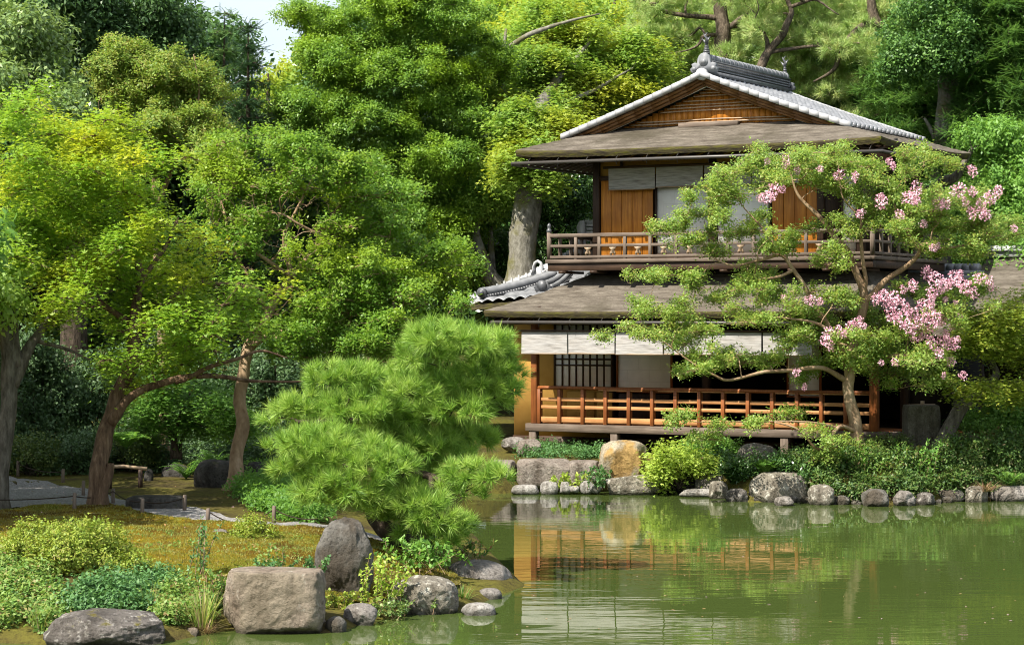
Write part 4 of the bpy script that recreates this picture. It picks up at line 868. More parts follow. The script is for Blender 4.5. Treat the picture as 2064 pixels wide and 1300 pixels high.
tree('pine_tree', 'low spreading garden pine with bright green needle pads beside the standing stone', 'tree',
     [[(850, 1096, 27.9, .13), (800, 1082, 27.7, .12), (768, 1060, 27.6, .11), (752, 1020, 27.8, .10), (790, 950, 28.0, .085), (800, 880, 28.1, .07), (850, 800, 28.1, .055), (900, 730, 28.1, .03)], [(752, 1020, 27.8, .07), (700, 960, 27.4, .05), (650, 930, 27.4, .02)], [(790, 950, 28, .06), (870, 960, 27.6, .04), (940, 985, 27.4, .02)], [(800, 880, 28.1, .06), (720, 850, 27.9, .045), (600, 850, 27.8, .02)], [(850, 800, 28.1, .05), (920, 810, 28, .035), (1000, 800, 28, .015)], [(870, 960, 27.6, .04), (870, 1010, 27.2, .03), (890, 1055, 27, .012)]],
     pads([(e[0], e[1] - 4, e[2] * .92, e[3] * 1.12, *e[4:]) for e in PP], 27.9, .3, 0, rng), 'pine', 'pine', 'bark_dark', rng, r0=.03, tw=0, top=True, crown='crown')
# --- leaning maple with the big brown trunk
rng = R_(2)
MP = [(40, 205, 50, 12), (30, 250, 80, 16), (120, 262, 90, 16), (215, 245, 50, 10), (200, 290, 90, 18), (60, 310, 100, 20), (270, 320, 70, 15), (150, 345, 100, 20), (40, 380, 90, 20), (240, 375, 95, 18), (130, 410, 110, 20), (300, 395, 60, 14), (40, 450, 80, 18), (210, 440, 100, 18), (330, 450, 80, 15),
      (120, 480, 90, 18), (270, 500, 90, 16), (30, 520, 70, 16), (180, 525, 90, 16), (370, 500, 60, 12), (250, 555, 80, 15), (100, 560, 80, 14), (330, 555, 80, 14), (420, 560, 60, 12), (150, 600, 70, 12), (280, 605, 90, 15), (390, 605, 70, 12), (480, 595, 60, 11), (330, 640, 80, 13), (240, 640, 60, 12), (430, 640, 60, 11), (360, 690, 70, 12), (300, 720, 60, 11), (220, 735, 50, 10), (410, 720, 60, 10), (250, 768, 60, 10), (340, 745, 50, 9), (530, 590, 40, 9), (470, 655, 40, 8), (120, 640, 50, 10)]
C, R = pads([(e[0] + rng.uniform(-q, q), e[1] + rng.uniform(-q, q) * .4, e[2] * k, e[3] * .8) for e in MP for k, q in ((.72, 12), (.55, 60), (.42, 80))], 32.0, 1.4, 0, rng); C2 = C.copy(); C2[:, 1] += rng.uniform(1.2, 2.6, len(C)); C2[:, 2] += rng.uniform(-.1, .3, len(C)); C2[:, 0] += rng.normal(size=len(C)) * .3
tree('maple_tree', 'wide leaning maple with layered yellow green leaves and a thick split brown trunk', 'tree',
     [[(197, 1034, 31.6, .14), (200, 960, 31.6, .13), (212, 880, 31.7, .12), (232, 800, 31.8, .11), (262, 740, 31.9, .10), (268, 660, 32, .085), (278, 570, 32.2, .06), (270, 470, 32.4, .045), (235, 380, 32.4, .03), (200, 300, 32.4, .015)],
      [(226, 850, 31.7, .085), (262, 805, 31.6, .06), (300, 780, 31.6, .052), (350, 768, 31.6, .045), (430, 758, 31.7, .034), (510, 769, 31.8, .024), (610, 768, 31.9, .012)], [(262, 740, 31.9, .075), (305, 650, 32.1, .065), (360, 590, 32.4, .05), (420, 570, 32.6, .04), (530, 585, 32.8, .018)], [(305, 652, 32.1, .055), (390, 640, 32.2, .04), (470, 610, 32.4, .03), (540, 595, 32.6, .012)],
      [(350, 768, 31.6, .036), (430, 738, 31.5, .03), (480, 722, 31.5, .026), (530, 708, 31.6, .018), (580, 722, 31.7, .008)], [(268, 660, 32, .05), (180, 590, 32.2, .035), (110, 500, 32.4, .025), (60, 400, 32.5, .012)], [(278, 570, 32.2, .04), (330, 500, 32.4, .03), (360, 440, 32.5, .012)], [(205, 1030, 31.52, .09), (214, 960, 31.5, .07), (217, 930, 31.5, .05)]],
     (np.concatenate([C, C2[::4]]), np.concatenate([R, R[::4]]) * np.array([1.0, 1.0, .75])), 'maple', 'maple', 'bark_brown', rng, r0=.028, tw=.05, gnarl=.05, dens=.85)
# --- crape myrtle behind it with pale forked branches
rng = R_(3)
E = [(640, 345, 150, 70, 35.6, 1.3), (740, 420, 110, 90, 36, 1.1), (720, 560, 170, 80, 35.4, 1.2), (850, 600, 85, 90, 35.6, .9), (590, 640, 150, 50, 35, 1.1), (640, 700, 130, 45, 34.8, .9), (780, 680, 110, 50, 35, .9), (470, 390, 80, 80, 36, 1.1), (560, 300, 60, 30, 36.4, .7), (880, 520, 70, 60, 36.2, .8)]
C, R = fill(E, 165, 40, .45, rng, .35)
qx, qy = CX + C[:, 0] / C[:, 1] * F, HY - (C[:, 2] - CH) / C[:, 1] * F; ok = ~((qx > 425) & (qx < 660) & (qy > 395) & (qy < 615) & (C[:, 1] < 36.2)) | (rng.random(len(C)) < .42); C, R = C[ok], R[ok]
Cx, Rx = fill([(620, 480, 240, 190, 35.4, 1.2), (450, 480, 110, 130, 35.2, .8), (760, 620, 190, 90, 35, .9), (460, 330, 90, 70, 36, .8)], 95, 26, .55, rng, .2)
tree('crape_myrtle_tree', 'broad green myrtle without flowers, pale forked branches showing through its crown', 'tree',
     [[(468, 1003, 34.60, .13), (478, 930, 34.68, .105), (486, 860, 34.85, .10), (490, 780, 35.10, .095), (505, 700, 35.27, .085), (540, 630, 35.52, .075), (590, 560, 35.69, .06), (650, 480, 35.86, .04), (690, 400, 36.03, .02)],
      [(540, 630, 35.52, .05), (500, 560, 35.57, .04), (470, 500, 35.61, .03), (450, 420, 35.69, .015)], [(505, 700, 35.27, .06), (600, 650, 35.44, .05), (700, 600, 35.57, .035), (800, 560, 35.69, .02)], [(590, 560, 35.69, .045), (570, 480, 35.61, .03), (600, 420, 35.61, .02), (640, 340, 35.86, .01)], [(600, 650, 35.44, .04), (690, 680, 35.40, .03), (800, 670, 35.44, .015)], [(590, 560, 35.44, .035), (530, 520, 35.27, .028), (480, 480, 35.27, .02), (430, 450, 35.31, .012)], [(650, 480, 35.61, .03), (600, 450, 35.40, .02), (560, 430, 35.36, .014), (510, 440, 35.31, .008)]],
     (np.concatenate([C, Cx]), np.concatenate([R, Rx])), 'myrtle', 'myrtle', 'bark_myrtle', rng, r0=.028, tw=.14, gnarl=.05, dens=.85, bare=W(rng.uniform(410, 690, 170), rng.uniform(385, 640, 170), rng.uniform(34.3, 35.2, 170)), bare_r=.012)
rng = R_(4)
E = [(330, 190, 120, 80, 40, 1.2), (240, 150, 60, 60, 40, .9), (380, 260, 90, 70, 39.5, 1.1), (300, 290, 110, 60, 39, 1.1), (420, 330, 70, 60, 39, 1.0)]
tree('crape_myrtle_tree', 'upright yellow green myrtle rising between the maple and the dark fir', 'tree',
     [[(330, 930, 40, .10), (330, 700, 40, .09), (315, 480, 40, .07), (310, 330, 40, .05), (330, 230, 40, .03), (350, 130, 40, .01)], [(315, 420, 40, .045), (360, 310, 39.6, .03), (400, 200, 39.6, .015), (390, 110, 39.6, .006)], [(310, 340, 40, .04), (240, 230, 40, .02), (215, 110, 40, .007)], [(312, 400, 40, .04), (240, 330, 39.5, .025), (200, 220, 39.5, .01)]],
     fill(E, 120, 36, .8, rng, .3), 'sparse', 'myrtle_y', 'bark_myrtle', rng, r0=.028, tw=.14, dens=1.25, bow=.2)
# --- tree at the picture edge on the garden side, and its hanging pale leaves
rng = R_(5)
E = [(-150, 545, 150, 80, 31.5, 2.2), (-330, 560, 200, 90, 31, 2.4), (-50, 540, 50, 70, 31, .8), (0, 560, 28, 80, 30.6, .5)]
tree('cherry_tree', 'grey barked tree at the picture edge by the gravel path, pale hanging leaves', 'tree',
     [[(-8, 1030, 31.2, .13), (6, 900, 31.2, .12), (20, 780, 31.3, .11), (0, 640, 31.3, .09), (-60, 500, 31.2, .07), (-160, 330, 31, .03)], [(22, 780, 31.3, .09), (48, 715, 31.4, .075), (70, 680, 31.5, .06), (110, 632, 31.6, .05), (160, 612, 31.8, .03), (240, 580, 32, .01)], [(70, 685, 31.5, .035), (130, 702, 31.6, .025), (180, 725, 31.7, .01)], [(35, 740, 31.3, .06), (30, 640, 31.4, .05), (25, 540, 31.5, .02)]],
     fill(E, 70, 50, .6, rng, .4), 'broad', 'willow', 'bark_grey', rng, r0=.04, tw=.08, dens=1.1)
# shade trees of the same garden bank, crowns just past the picture edge
def bank_tree(label, base, Hh, ells, n, seed, lmat='camphor'):
    rng = R_(seed); C, R = [], []
    for (x, y, z, rx, ry, rz), k in ells:
        d = unit(rng, k); f = (.45 + .55 * rng.random(k) ** .5)[:, None]; C.append(np.array((x, y, z)) + d * f * np.array((rx, ry, rz))); q = rng.uniform(.45, .8, k); R.append(np.stack([q, q, q * .55], -1))
    C = np.concatenate(C); R = np.concatenate(R); b = np.array([base[0], base[1], float(gz(base[0], base[1]))]); root = empty('garden_tree', b, label, 'tree', None); T = MB(); e0 = ells[0][0]
    p, r = limb(T, [b, b + (.1, .1, Hh * .3), (e0[0], e0[1], Hh * .55), (e0[0], e0[1], Hh)], [.22, .17, .12, .04], 9, .08, seed, True); Lv = Leaves(); grow(Lv, C, R, 'broad', rng, .8, 1.25)
    branches(T, p[5:], r[5:], C, rng, .06); T.V = [np.concatenate(T.V) - b]; T.build('trunk', M['bark_dark'], root, smooth=True); Lv.build('crown', M[lmat], root, origin=b)
bank_tree('dark spreading garden tree past the picture edge, shading the gravel path', (-9.9, 32.5), 4.6, [((-9.7, 32.5, 3.9, 2.0, 3.0, .9), 44)], 0, 61)
bank_tree('dark evergreen past the picture edge behind the cherry tree', (-11.5, 36.5), 5.6, [((-10.6, 36.5, 4.6, 2.2, 2.6, 1.2), 40)], 0, 62)
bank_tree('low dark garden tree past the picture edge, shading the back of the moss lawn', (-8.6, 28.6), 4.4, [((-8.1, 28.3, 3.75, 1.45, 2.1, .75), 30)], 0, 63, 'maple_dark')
# --- big clipped evergreen with cloud-like clumps
rng = R_(6)
E = [(760, 60, 130, 70, 50.4, 1.5), (880, 40, 130, 60, 50.4, 1.6), (690, 130, 110, 60, 49.9, 1.4), (960, 130, 80, 70, 50.9, 1.4), (820, 170, 130, 70, 49.9, 1.6), (640, 240, 80, 60, 49.4, 1.2), (740, 260, 120, 65, 49.4, 1.5), (900, 250, 110, 70, 50.4, 1.5), (860, 350, 110, 70, 49.4, 1.4), (770, 360, 110, 60, 49.2, 1.3), (920, 440, 70, 80, 49.9, 1.2), (820, 470, 110, 70, 48.9, 1.3), (890, 540, 70, 60, 48.9, 1.0), (620, 40, 40, 40, 50.4, .8), (760, 560, 90, 50, 48.4, 1.0)]
tree('evergreen_tree', 'tall clipped evergreen with rounded leafy clumps, standing between pond garden and house', 'tree',
     [[(800, 900, 50.4, .26), (805, 700, 50.4, .22), (815, 500, 50.4, .18), (820, 300, 50.4, .14), (815, 120, 50.4, .08), (820, 10, 50.4, .03)]], fill(E, 430, 31, .66, rng, .5), 'holly', 'holly', 'bark_dark', rng, r0=.05, tw=.02, dens=1.0, scale=1.05)
# --- large grey trunk tree behind the house and its golden green crown
rng = R_(7)
E = [(1050, 300, 90, 60, 52, 1.2), (1030, 220, 60, 60, 52, 1.2), (1110, 150, 120, 60, 53, 1.5), (1200, 110, 110, 60, 54, 1.5), (1100, 230, 110, 60, 52.5, 1.3), (1220, 200, 90, 50, 53.5, 1.2), (1150, 290, 70, 35, 52.5, 1.0), (1085, 225, 70, 40, 48.7, .5), (1035, 265, 45, 32, 48.3, .45), (1125, 275, 55, 30, 48.8, .5), (1075, 295, 40, 22, 48.0, .3), (1025, 350, 22, 40, 47.9, .3), (1095, 385, 16, 40, 47.9, .3), (1300, 130, 80, 50, 54, 1.2), (1100, 60, 110, 50, 54, 1.5)]
tree('broadleaf_tree', 'golden green tree with a thick pale mossy trunk behind the balcony corner', 'tree',
     [[(1052, 620, 48.4, .38), (1050, 560, 48.4, .32), (1055, 470, 48.4, .30), (1068, 370, 48.6, .275), (1072, 300, 49, .25), (1080, 240, 50, .2), (1110, 180, 51.8, .12), (1160, 120, 52.4, .06), (1200, 70, 53, .02)], [(1072, 300, 49, .16), (1030, 230, 51.2, .11), (1010, 150, 51.6, .07), (1020, 60, 52, .03)], [(1090, 215, 51.5, .1), (1180, 190, 52, .05), (1270, 140, 52.6, .02)], [(1020, 100, 51.5, .07), (1075, 68, 51.4, .055), (1120, 50, 51.4, .04), (1210, 28, 51.4, .015)]],
     fill(E, 155, 40, .55, rng, .4), 'maple', 'gold_green', 'bark_moss', rng, r0=.05, tw=.03, scale=1.35, gnarl=.03)
rng = R_(8)
tree('broadleaf_tree', 'bent mossy trunk leaning behind the clipped evergreen beside the tiled side roof', 'tree',
     [[(1010, 590, 49.5, .17), (985, 550, 49.4, .15), (965, 500, 49.4, .12), (960, 440, 49.6, .09), (975, 380, 49.8, .05)], [(1000, 580, 49.8, .07), (990, 500, 49.9, .06), (988, 420, 50, .04)]], fill([(985, 400, 50, 40, 49.8, .8), (1010, 330, 40, 30, 50, .7)], 14, 38, .6, rng, .3), 'dense', 'gold_green', 'bark_moss', rng, tw=.03, scale=1.2)
shrub('laurel_bush', 'glossy dark green laurel behind the upper balcony corner', 'shrub', 1140, 600, 75, 300, 51, 1.2, 'broad', 'laurel', 9, 34, scale=.85, rp=42)
shrub('laurel_bush', 'dark laurel between the bent trunk and the thick pale trunk', 'shrub', 985, 600, 60, 170, 52.5, 1.0, 'broad', 'laurel', 10, 14, scale=.85, rp=40)
# --- top corner of the garden side
rng = R_(11)
E = [(230, 60, 140, 80, 46, 1.6), (130, 20, 120, 60, 45, 1.5), (310, 130, 80, 70, 46, 1.2), (170, 140, 90, 80, 46, 1.4), (330, 40, 40, 70, 46, 1.0), (60, 60, 80, 70, 46, 1.4), (270, 220, 80, 50, 46, 1.2)]
tree('camphor_tree', 'tall dark broadleaf tree filling the upper corner above the yellow maple', 'tree', [[(150, 900, 46.5, .28), (150, 500, 46.5, .24), (160, 250, 46.5, .18), (190, 100, 46.4, .1), (220, 0, 46, .05)], [(160, 250, 46.5, .12), (100, 120, 46, .07), (60, 30, 46, .03)], [(165, 220, 46.4, .10), (250, 160, 45.8, .06), (320, 110, 45.6, .03)]],
     fill(E, 120, 44, .7, rng, .45), 'broad', 'camphor', 'bark_dark', rng, r0=.05, tw=.03, scale=1.05, dens=1.25)
rng = R_(12)
E = [(50, 110, 90, 70, 37, 1.0), (90, 180, 80, 50, 36.5, .9), (0, 160, 90, 60, 36.5, 1.0), (130, 215, 50, 25, 36, .6), (20, 60, 60, 40, 37, .8)]
tree('cherry_tree', 'grey green long leaved tree reaching in above the maple crown', 'tree', [[(-170, 960, 37, .18), (-150, 600, 37, .15), (-110, 350, 37, .11), (-50, 220, 36.8, .07), (40, 150, 36.5, .03), (110, 190, 36.2, .008)], [(-110, 350, 37, .07), (-60, 150, 37, .04), (30, 80, 37, .012)]], fill(E, 42, 40, .6, rng, .3), 'broad', 'grey_leaf', 'bark_grey', rng, tw=.12, dens=1.1)
def fir(name, label, px, pyb, pyt, Z, half, nl, lmat, seed, style='fir', scale=1.0, dens=1.0, droop=.12, bare=0.0, tr=.16, group=None):
    """conifer of tiers: boughs leave the stem in whorls, longest below"""
    rng = R_(seed); b = W(px, pyb, Z); h = (pyb - pyt) / F * Z; root = empty(name, b, label, 'tree', group); T = MB(); P, r = limb(T, [b, b + (0, 0, h * .5), b + (0, 0, h * .95)], [tr, tr * .5, .006], 8, .02, seed, True); C, R = [], []
    for i in range(nl):
        t = bare + (1 - bare) * (i / nl) ** .9; z = h * t; rad = half / F * Z * (1 - (t - bare) / (1 - bare)) ** .75 + .12; k = max(3, int(7 * rad ** .5)); a0 = rng.uniform(0, 6)
        for j in range(k):
            a = a0 + j * 2 * math.pi / k + rng.normal() * .25; o = np.array([math.cos(a), math.sin(a), 0]); rr = rad * rng.uniform(.75, 1.1); tip = b + UPV * (z - droop * rr * 2) + o * rr; T.tube([b + UPV * z, b + UPV * (z + .05 * rr) + o * rr * .5, tip], [.03 * (1.1 - t), .018, .006], 4, False)
            for f in (np.array([.35, .62, .88]) if rr > .7 else np.array([.45, .85])):
                C.append(b + UPV * (z - droop * rr * 2 * f ** 2) + o * rr * f); q = .16 + .24 * rr * (1 - .45 * f); R.append((q, q, .07 + .05 * rr * .4))
    Lv = Leaves(); grow(Lv, np.array(C), np.array(R), style, rng, dens, scale); T.V = [np.concatenate(T.V) - b]; T.build('trunk', M['bark_dark'], root, smooth=True); Lv.build('crown', M[lmat], root, origin=b); return root
fir('fir_tree', 'dark dense fir in shade between the upright myrtle and the clipped evergreen', 500, 700, 20, 49, 105, 17, 'fir', 13, scale=1.25, dens=.9)
fir('fir_tree', 'pale tipped young fir with its top against the white sky', 452, 600, -8, 54, 90, 15, 'fir_tip', 14, scale=1.3, dens=.8)
fir('fir_tree', 'dark spiky fir beside the sky gap at the top of the picture', 385, 600, -60, 56, 70, 15, 'fir', 15, scale=1.3, dens=.8)
# --- dark conifers and pines on the house side
fir('hemlock_tree', 'dark hemlock with drooping sprays, its bough crossing above the roof slope', 1930, 560, -190, 52, 240, 19, 'hemlock', 16, scale=1.05, droop=.05, bare=.32, tr=.42, dens=1.35)
fir('hemlock_tree', 'nearly black conifer at the upper picture corner behind the fresh green bush', 2030, 560, -190, 49, 150, 22, 'hemlock', 17, scale=1.05, droop=.14, bare=.22, tr=.30, dens=1.35)
fir('hemlock_tree', 'thick conifer behind the roof end, pale bough stubs on its trunk', 1770, 560, -200, 58, 210, 14, 'hemlock', 18, scale=1.35, droop=.02, bare=.45, tr=.34, dens=.9)
def bg_pine(label, limbs, ells, seed, n=60, rp=40, dens=1.0):
    rng = R_(seed); C, R = fill(ells, n, rp, .42, rng, .3); C[:, 1] += np.where(rng.random(len(C)) < .75, 1.5, .2); return tree('pine_tree', label, 'tree', limbs, (C, R), 'bgpine', 'pine_bg', 'bark_pine', rng, r0=.06, tw=.0, scale=1.25, dens=dens, bow=.18, gnarl=.06)
bg_pine('tall pine with a straight grey trunk rising behind the ridge ornament', [[(1450, 420, 56, .25), (1455, 200, 56, .225), (1457, 100, 56, .2), (1452, 20, 56, .17), (1440, -80, 56, .12)], [(1455, 75, 56, .06), (1420, 75, 55.7, .045), (1405, 95, 55.5, .03), (1370, 105, 55.4, .012)], [(1457, 40, 56, .07), (1340, 20, 56, .05), (1260, -20, 56, .02)], [(1455, 60, 56, .07), (1540, 10, 56, .05), (1600, -30, 56, .02)]], [(1340, 30, 130, 60, 56, 1.6), (1280, 90, 90, 50, 56.5, 1.4), (1410, 130, 90, 40, 57, 1.2), (1520, 40, 90, 60, 56, 1.3), (1530, 120, 80, 50, 55.8, 1.1), (1450, -60, 160, 60, 56, 2)], 21, 80)
bg_pine('leaning pine with a dark crooked fork above the tiled ridge', [[(1490, 330, 53, .13), (1520, 180, 53, .115), (1540, 125, 53, .105), (1560, 100, 53, .095), (1585, 65, 53, .08), (1590, 20, 53, .06), (1570, -60, 53, .03)], [(1540, 125, 53, .06), (1545, 80, 53, .05), (1520, 40, 53, .02)], [(1590, 20, 53, .05), (1640, 0, 52.8, .03), (1690, 30, 52.6, .012)]], [(1580, 40, 90, 50, 53, 1.2), (1640, 100, 80, 50, 53, 1.1), (1660, 170, 80, 45, 53.2, 1.0), (1560, -40, 130, 50, 53, 1.5)], 22, 46)
bg_pine('old pine with a pale broken bough slanting towards the roof slope', [[(1840, 420, 54, .24), (1825, 300, 54, .22), (1815, 200, 54, .20), (1790, 90, 54, .17), (1760, 20, 54, .12), (1750, -80, 54, .06)], [(1780, 60, 53.8, .085), (1745, 50, 53.5, .075), (1700, 95, 53.2, .06), (1680, 140, 53.2, .05), (1640, 165, 53.2, .02)], [(1820, 235, 53.8, .06), (1850, 215, 53.5, .055), (1862, 190, 53.4, .05)]], [(1720, 230, 90, 50, 53.5, 1.2), (1800, 80, 110, 60, 52.6, .9), (1850, 10, 100, 50, 52.6, .9), (1790, 270, 70, 30, 53, .9), (1680, 40, 90, 50, 54, 1.2), (1760, -30, 120, 50, 54, 1.4)], 23, 60)
tree('broadleaf_tree', 'thick mossy trunk in shade behind the end of the upper roof', 'tree', [[(1895, 430, 50, .27), (1905, 300, 50, .245), (1912, 180, 50, .225), (1905, 60, 50, .2), (1900, -60, 50, .12)], [(1900, 330, 50, .07), (1880, 270, 50.2, .05), (1862, 240, 50.3, .03)]], fill([(1885, 60, 90, 90, 48.8, .7), (1920, 0, 90, 50, 48.8, .7), (1860, 120, 60, 40, 48.9, .5), (1900, 300, 60, 25, 51.5, .6)], 46, 40, .5, R_(24), .4), 'dense', 'hemlock', 'bark_moss', R_(24), tw=.02, scale=1.2)
shrub('evergreen_bush', 'fresh green rounded bush filling the side of the picture behind the pink blossoms', 'shrub', 2070, 620, 110, 350, 47, 1.8, 'dense', 'bush', 25, 56, scale=1.2, rp=48)
shrub('evergreen_bush', 'green bush under the hemlock trunks behind the upper roof corner', 'shrub', 1960, 600, 90, 250, 49.5, 1.4, 'dense', 'hemlock', 26, 30, scale=1.2, rp=48)
shrub('evergreen_bush', 'leafy green undergrowth bush behind the tiled ridge end', 'shrub', 1640, 420, 90, 330, 57, 1.6, 'dense', 'laurel', 27, 34, scale=1.35, rp=44)
tree('broadleaf_tree', 'twisted grey bough tree close behind the upper storey side wall', 'tree', [[(1915, 640, 47, .2), (1900, 520, 47, .17), (1880, 430, 47, .15), (1895, 375, 46.8, .12), (1930, 350, 46.6, .09), (1960, 300, 46.6, .04)], [(1895, 375, 46.8, .08), (1860, 385, 46.5, .06), (1830, 400, 46.4, .03)]], fill([(1980, 280, 60, 40, 47, .8)], 10, 36, .5, R_(28), .3), 'dense', 'bush', 'bark_grey', R_(28), tw=.03, scale=1.2)
# --- flowering myrtle in front of the house
rng = R_(30)
UP_ = [(1520, 330, 66, 20), (1600, 312, 60, 18), (1680, 322, 70, 20), (1740, 340, 50, 18), (1455, 352, 26, 20), (1400, 402, 36, 20), (1420, 442, 62, 20), (1350, 466, 44, 15), (1385, 492, 58, 16), (1480, 400, 56, 24), (1505, 460, 50, 20), (1560, 368, 60, 22), (1640, 366, 60, 20), (1700, 392, 56, 22), (1780, 368, 56, 18), (1800, 402, 56, 20), (1755, 442, 54, 22), (1842, 432, 56, 22), (1900, 412, 56, 22), (1960, 402, 46, 18), (1862, 315, 12, 40), (1835, 350, 22, 22), (1830, 470, 54, 20), (1905, 462, 60, 20), (1975, 452, 60, 20), (2030, 472, 36, 18), (1885, 500, 50, 15), (1962, 512, 44, 14), (1700, 450, 36, 20), (1450, 512, 48, 12), (1560, 505, 44, 12), (1690, 522, 40, 12), (1610, 470, 36, 14), (1385, 345, 0.1, .1)]
MI_ = [(1320, 560, 56, 17), (1400, 572, 46, 17), (1290, 612, 42, 20), (1350, 622, 56, 20), (1265, 660, 28, 15), (1325, 682, 56, 20), (1400, 662, 56, 20), (1455, 602, 46, 20), (1500, 572, 56, 16), (1560, 592, 56, 20), (1530, 642, 56, 20), (1620, 642, 56, 18), (1600, 690, 56, 20), (1680, 602, 56, 20), (1740, 642, 56, 26), (1700, 692, 66, 22), (1780, 692, 56, 26), (1840, 722, 60, 24), (1800, 762, 46, 20), (1880, 762, 52, 20), (1915, 722, 40, 20), (1650, 742, 56, 20), (1550, 732, 46, 16), (1480, 722, 56, 20), (1420, 742, 52, 16), (1375, 702, 56, 20), (1900, 642, 56, 22), (1860, 602, 56, 22), (1940, 602, 44, 18), (1970, 580, 36, 15), (1650, 662, 46, 18), (1830, 660, 52, 20), (1765, 730, 48, 20), (1720, 742, 44, 16)]
LO_ = [(1372, 842, 48, 13, 39.4), (1595, 840, 62, 15, 39.2), (1525, 856, 36, 11, 39.2), (1690, 892, 52, 13, 39.0), (1742, 902, 50, 12, 39.0), (1640, 872, 36, 11, 39.0), (1450, 862, 30, 10, 39.2), (1420, 885, 40, 10, 39.4), (1660, 925, 40, 14, 39.0)]
UP_ = [e for e in UP_ if e[2] > 1]
C, R = pads([(e[0] + rng.uniform(-8, 8), e[1] + rng.uniform(-10, 10), e[2] * rng.uniform(.7, 1.05), e[3] * rng.uniform(.6, .95), *e[4:]) for e in UP_ + MI_] + LO_ + [(e[0] + rng.uniform(-60, 60), e[1] + rng.uniform(-34, 26), rng.uniform(14, 30), rng.uniform(5, 10)) for e in UP_ + MI_ for _r in (0, 1)], 39.7, .85, .5, rng); Cb, Rb = pads([(e[0] + rng.uniform(-30, 30), e[1] + rng.uniform(-14, 10), e[2] * .8, e[3] * .8) for e in UP_ + MI_ if e[0] > 1450], 40.6, .5, .4, rng)
fm = tree('crape_myrtle_tree', 'wide flowering myrtle with pink blossom clusters in front of the house', 'tree',
     [[(1738, 948, 39.9, 0.1230), (1730, 880, 39.9, 0.1107), (1712, 810, 39.9, 0.1025), (1706, 765, 39.9, 0.0984), (1720, 690, 40, 0.0820), (1740, 600, 40, 0.0738), (1722, 545, 40, 0.0656), (1706, 505, 40, 0.0574), (1680, 470, 40, 0.0492), (1645, 435, 40, 0.0410), (1610, 395, 40, 0.0246), (1590, 340, 40, 0.0098)],
      [(1740, 600, 40, 0.0451), (1742, 550, 39.9, 0.0369), (1735, 470, 39.9, 0.0287), (1735, 440, 39.8, 0.0230), (1700, 400, 39.8, 0.0123), (1690, 340, 39.8, 0.0049)], [(1735, 615, 40, 0.0574), (1785, 570, 40, 0.0492), (1820, 545, 40, 0.0451), (1850, 520, 40, 0.0410), (1862, 490, 39.9, 0.0328), (1900, 500, 39.8, 0.0246), (1960, 492, 39.8, 0.0148), (2020, 470, 39.8, 0.0049)], [(1855, 505, 40, 0.0287), (1830, 470, 40, 0.0246), (1805, 420, 40, 0.0148), (1790, 360, 40, 0.0049)],
      [(1712, 700, 40, 0.0533), (1660, 640, 40, 0.0451), (1622, 580, 39.9, 0.0410), (1600, 545, 39.9, 0.0369), (1575, 515, 39.9, 0.0312), (1530, 525, 39.8, 0.0246), (1475, 535, 39.8, 0.0164), (1420, 510, 39.8, 0.0066)], [(1600, 545, 39.9, 0.0287), (1560, 560, 39.7, 0.0230), (1525, 560, 39.6, 0.0197), (1522, 550, 39.55, 0.0148)], [(1575, 515, 39.9, 0.0246), (1545, 470, 39.9, 0.0197), (1500, 420, 39.9, 0.0115), (1470, 370, 39.9, 0.0041)], [(1706, 765, 39.9, 0.0533), (1660, 742, 39.7, 0.0410), (1600, 748, 39.6, 0.0328), (1540, 750, 39.5, 0.0287), (1470, 765, 39.4, 0.0246), (1440, 758, 39.4, 0.0205), (1400, 735, 39.4, 0.0148), (1340, 690, 39.4, 0.0082), (1290, 650, 39.4, 0.0033)],
      [(1716, 720, 40, 0.0492), (1770, 720, 39.7, 0.0369), (1830, 715, 39.6, 0.0246), (1890, 730, 39.5, 0.0098)], [(1726, 870, 39.85, 0.0410), (1690, 862, 39.6, 0.0328), (1650, 905, 39.3, 0.0246), (1610, 865, 39.2, 0.0180), (1560, 850, 39.2, 0.0098)], [(1690, 862, 39.6, 0.0246), (1620, 850, 39.4, 0.0164), (1480, 850, 39.3, 0.0115), (1400, 850, 39.3, 0.0049)], [(1706, 765, 39.9, 0.0410), (1690, 690, 39.5, 0.0328), (1640, 650, 39.3, 0.0230), (1560, 640, 39.2, 0.0115)]],
     (np.concatenate([C, Cb]), np.concatenate([R, Rb])), 'sparse', 'myrtle_b', 'bark_myrtle', rng, r0=.024, tw=.22, gnarl=.05, dens=.72, scale=.92)
